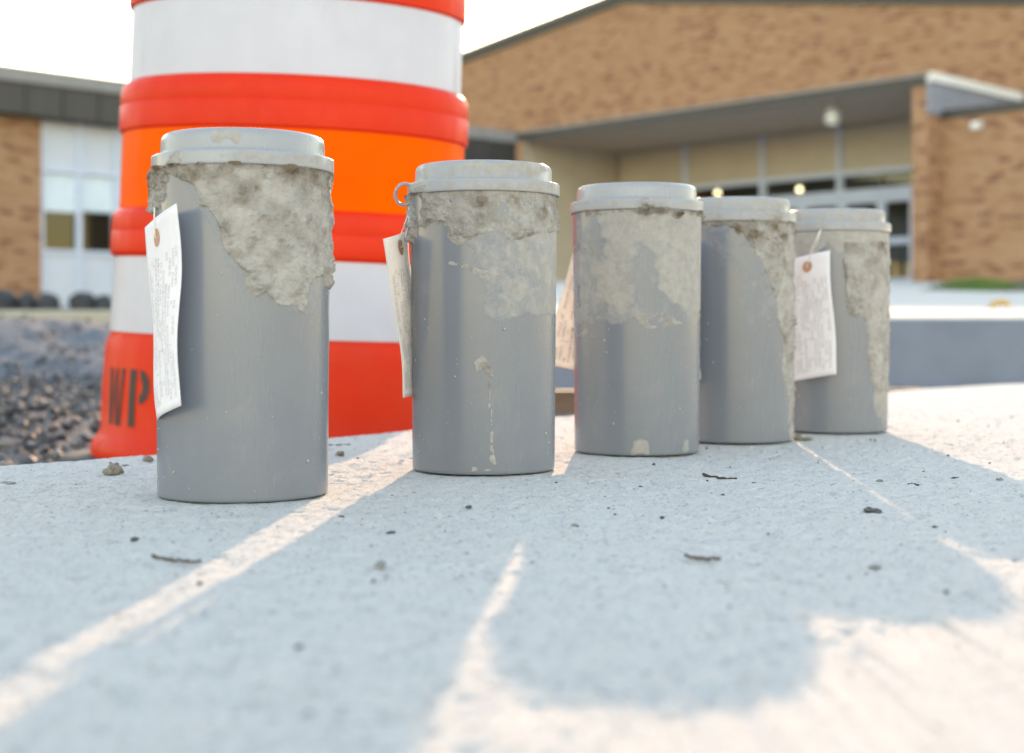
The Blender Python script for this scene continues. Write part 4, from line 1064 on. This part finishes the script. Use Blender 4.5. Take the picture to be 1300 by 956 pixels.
# ------------------------------------------------------------------ paper tags
def paper_tag(label, corners, eye_uv, knot, seed, bend=0.004, mat='paper'):
    TL, TR, BR, BL = [at(*c) for c in corners]
    org = (TL + TR) / 2
    n, m = 14, 30; r = random.Random(seed)
    nrm = (TR - TL).cross(BL - TL).normalized()
    if nrm.y > 0: nrm = -nrm
    top = []
    ph = r.uniform(0, 6)
    def S(u, v):   # u across, v from 0 at the bottom to 1 at the top
        p = (BL * (1 - u) + BR * u) * (1 - v) + (TL * (1 - u) + TR * u) * v
        return p + nrm * (bend * (math.sin(u * math.pi) - 0.5) + 0.0014 * math.sin(v * 5 + ph) + 0.0008 * math.sin(u * 4 + v * 9 + ph)) - org
    V = []; f = []; uv = []
    for side in (1, -1):
        for j in range(m + 1):
            for i in range(n + 1):
                u, v = i / n, j / m
                V.append(S(u, v) + nrm * 0.00016 * side); uv.append((u, v))
    k = (n + 1) * (m + 1)
    for j in range(m):
        for i in range(n):
            a = j * (n + 1) + i; q = (a, a + 1, a + n + 2, a + n + 1)
            f.append(q); f.append(tuple(x + k for x in reversed(q)))
    rim = [i for i in range(n + 1)] + [j * (n + 1) + n for j in range(1, m + 1)] + [m * (n + 1) + i for i in range(n - 1, -1, -1)] + [j * (n + 1) for j in range(m - 1, 0, -1)]
    for a, b in zip(rim, rim[1:] + rim[:1]): f.append((a, a + k, b + k, b))
    me = bpy.data.meshes.new('paper'); me.from_pydata([tuple(v) for v in V], [], f); me.update()
    me.polygons.foreach_set('use_smooth', [True] * len(f))
    ul = me.uv_layers.new(name='UVMap')
    for lp in me.loops: ul.data[lp.index].uv = uv[lp.vertex_index]
    root = empty('paper_tag', org); tag(root, label, 'paper tag', 'paper tags hung from the molds')
    link('paper', me, MAT[mat], root)
    # fibre eyelet patch on both faces
    eu, ev = eye_uv; W = (TR - TL).length; Hh = (TL - BL).length
    mb = MB(); R1, R0 = 0.0056, 0.0007
    for side in (1, -1):
        v = []; g = []
        for kk in range(20):
            a = 2 * math.pi * kk / 20
            for rr in (R0, R1):
                v.append(S(eu + rr * math.cos(a) / W, ev + rr * math.sin(a) / Hh) + nrm * 0.00045 * side)
        for kk in range(20):
            b = (kk + 1) % 20; g.append((2 * kk, 2 * kk + 1, 2 * b + 1, 2 * b))
        mb.add(v, g, True)
    mb.build('eyelet', MAT['eyelet'], root)
    e = S(eu, ev); kn = Vector(knot) - org
    mb = MB(); mid = (e + kn) / 2 + nrm * 0.003
    mb.tube([e - nrm * 0.002, e + nrm * 0.0012, e.lerp(mid, .5) + nrm * 0.001, mid, mid.lerp(kn, .5), kn], 0.00045, 6)
    mb.tube([e - nrm * 0.002, e.lerp(kn, .3) - nrm * 0.0012, e.lerp(kn, .7) + Vector((0.0012, 0, 0)), kn], 0.00045, 6)
    mb.build('string', MAT['wire'], root)

paper_tag('white paper tag hanging on the left side of the nearest mold', ((180, 289, 0.874), (222, 258, 0.819), (228, 515, 0.819), (201, 533, 0.858)), (0.40, 0.90), at(205, 228, 0.862), 1, 0.002)
paper_tag('cream paper tag seen edge-on at the left of the ring-tabbed mold', ((490, 303, 1.000), (523, 292, 1.048), (529, 498, 1.072), (516, 505, 1.018)), (0.5, 0.92), at(520, 252, 1.035), 2, 0.003, 'backlit')  # the backlit glow is tinted into the paper, here and on the next tag
paper_tag('warm-tinted cream paper tag swinging left of the middle mold', ((731, 316, 1.222), (778, 306, 1.252), (764, 476, 1.256), (692, 462, 1.226)), (0.5, 0.92), at(745, 265, 1.245), 3, 0.003, 'backlit')
paper_tag('paper tag showing only as a thin white sliver between third and fourth molds', ((846, 312, 1.312), (881, 302, 1.258), (890.5, 481, 1.256), (860, 490, 1.306)), (0.5, 0.92), at(872, 268, 1.285), 4, 0.0005)
paper_tag('white paper tag with a red eyelet hanging on the farthest mold', ((1003, 330, 1.402), (1053, 317.5, 1.370), (1061, 475, 1.368), (1006, 484, 1.398)), (0.48, 0.905), at(1042, 291, 1.384), 5, 0.002)

# ------------------------------------------------------------------ small litter on the slab
def pebble(px, py, w, mat, label, seed, flat=0.8, cat='pebble', name='pebble'):
    p = ground_at(px, py); m = p.y / F
    r = w * m / 2
    o = lump(name, (p.x, p.y, -0.0003), (r, r * 0.9, r * flat * 0.62), mat, seed, sub=4, rough=0.42); o.location.y += r * 0.5
    tag(o, label, cat, 'crumbs of stone and mortar on the slab'); return o
PEB = [(142, 604, 20, 'pebble', 'round tan mortar crumb, largest on the slab left of the nearest mold', 1.2),
       (158, 593, 11, 'pebble', 'flat tan crumb just right of the largest mortar crumb', 0.5),
       (187, 587, 12, 'pebble', 'round grey crumb by the lower left of the nearest mold', 1.0),
       (7, 616, 18, 'greychip', 'flat grey chip on the slab at the photo\'s left edge', 0.35),
       (170, 687, 10, 'chip', 'round black crumb left of the twig nearest the leftmost mold', 0.8),
       (431, 579, 12, 'pebble', 'tan crumb on the sunlit slab between the two left molds', 0.8),
       (432, 659, 9, 'chip', 'dark crumb in shadow below the sunlit strip between the two left molds', 0.8),
       (495, 677, 12, 'chip', 'flat dark chip in shadow, middle of three below the left sunlit strip', 0.4),
       (482, 720, 16, 'greychip', 'grey chip, the one nearest the lens between the two sunlit strips', 0.7),
       (595, 645, 8, 'chip', 'tiny black crumb in front of the ring-tabbed mold', 0.7),
       (730, 669, 11, 'greychip', 'dark grey crumb right of the narrow central sunlit strip', 0.7),
       (814, 620, 6, 'chip', 'tiny black crumb in front of the middle mold', 0.8),
       (841, 658, 6, 'chip', 'tiny dark crumb in shadow well below the middle mold', 0.8),
       (918, 630, 6, 'chip', 'tiny black crumb just below the twig in front of the fourth mold', 0.8),
       (957, 615, 6, 'chip', 'tiny black crumb right of the twig in front of the fourth mold', 0.8),
       (1109, 652, 23, 'chip', 'long flat black chip, largest on the slab at right', 0.45),
       (1117, 612, 9, 'greychip', 'small grey chip up from the long flat black chip', 0.7),
       (1161, 617, 14, 'chip', 'flat dark chip right of the small grey chip, in the right shadow', 0.4),
       (1214, 609, 8, 'chip', 'tiny black chip in the shadow of the farthest mold', 0.7),
       (1271, 612, 10, 'greychip', 'bluish grey chip on the shadow edge at the right of the slab', 0.8),
       (1111, 721, 13, 'greychip', 'soft grey chip nearest the lens in the right shadow', 0.5),
       (1187, 670, 7, 'chip', 'tiny dark crumb beside the right sunlit strip', 0.7),
       (1014, 559, 13, 'pebble', 'brown mortar crumb at the foot of the fourth mold', 0.9),
       (1026, 559, 12, 'pebble', 'flat brown crumb just right of the fourth mold\'s foot', 0.5)]
for i, (px, py, w, m, lab, fl) in enumerate(PEB): pebble(px, py, w, MAT[m], lab, 30 + i, fl)

def twig(x0, y0, x1, y1, thick, label, seed):
    a = ground_at(x0, y0); b = ground_at(x1, y1); r = random.Random(seed); n = 14; pts = []; rad = []
    sz = thick * a.y / F / 2
    for i in range(n):
        t = i / (n - 1); p = a.lerp(b, t)
        p += Vector((r.uniform(-1, 1) * sz * .5, r.uniform(-1, 1) * sz * 2.5 + math.sin(t * 4 + seed) * sz * 3, 0))
        rad.append(sz * (1.0 - 0.35 * t) * r.uniform(0.75, 1.2)); p.z = rad[-1] * 0.8 + sz * max(0, 0.9 - t * 6) * 1.2
        pts.append(p)
    root = empty('twig', a.lerp(b, .5)); tag(root, label, 'twig', 'dead twigs on the slab')
    mb = MB(); mb.tube([p - root.location for p in pts], rad, 8); mb.build('stem', MAT['twig'], root)
    k = n * 2 // 3; q = pts[k] - root.location
    mb = MB(); mb.tube([q, q + Vector((sz * 2.2, -sz * 2, sz * 0.8)), q + Vector((sz * 4.2, -sz * 4.2, sz * 0.3))], [sz * .6, sz * .5, sz * .3], 6); mb.build('spur', MAT['twig'], root)
twig(192, 712, 256, 713, 5, 'dark twig with an upturned end left of the long sunlit strip', 1)
twig(893, 606, 935, 609, 4, 'straight dark twig on the slab in front of the fourth mold', 2)
twig(870, 709, 916, 711, 5, 'blurred reddish twig lying nearest the lens in the central shadow', 3)
twig(418, 566, 444, 565, 2, 'thin twig on the slab between the drum and the nearest mold', 4)

# fine grit nobody could count
n = 520
gx = rng.uniform(-0.5, 0.75, n); gy = 0.42 + rng.uniform(0, 1, n) ** 1.0 * 1.3; ok = gy < edge_y(gx) - 0.02
for cx, cy in MOLDS_XY: ok &= np.hypot(gx - cx, gy - cy) > 0.055
gx, gy = gx[ok], gy[ok]; gs = 0.0004 + 0.0013 * rng.uniform(0, 1, len(gx)) ** 5
o = stones('grit', np.stack([gx, gy, gs * 0.4], 1), gs, MAT['stone'], 0.7); tag(o, 'fine dark grit sprinkled over the concrete slab', 'grit', kind='stuff')
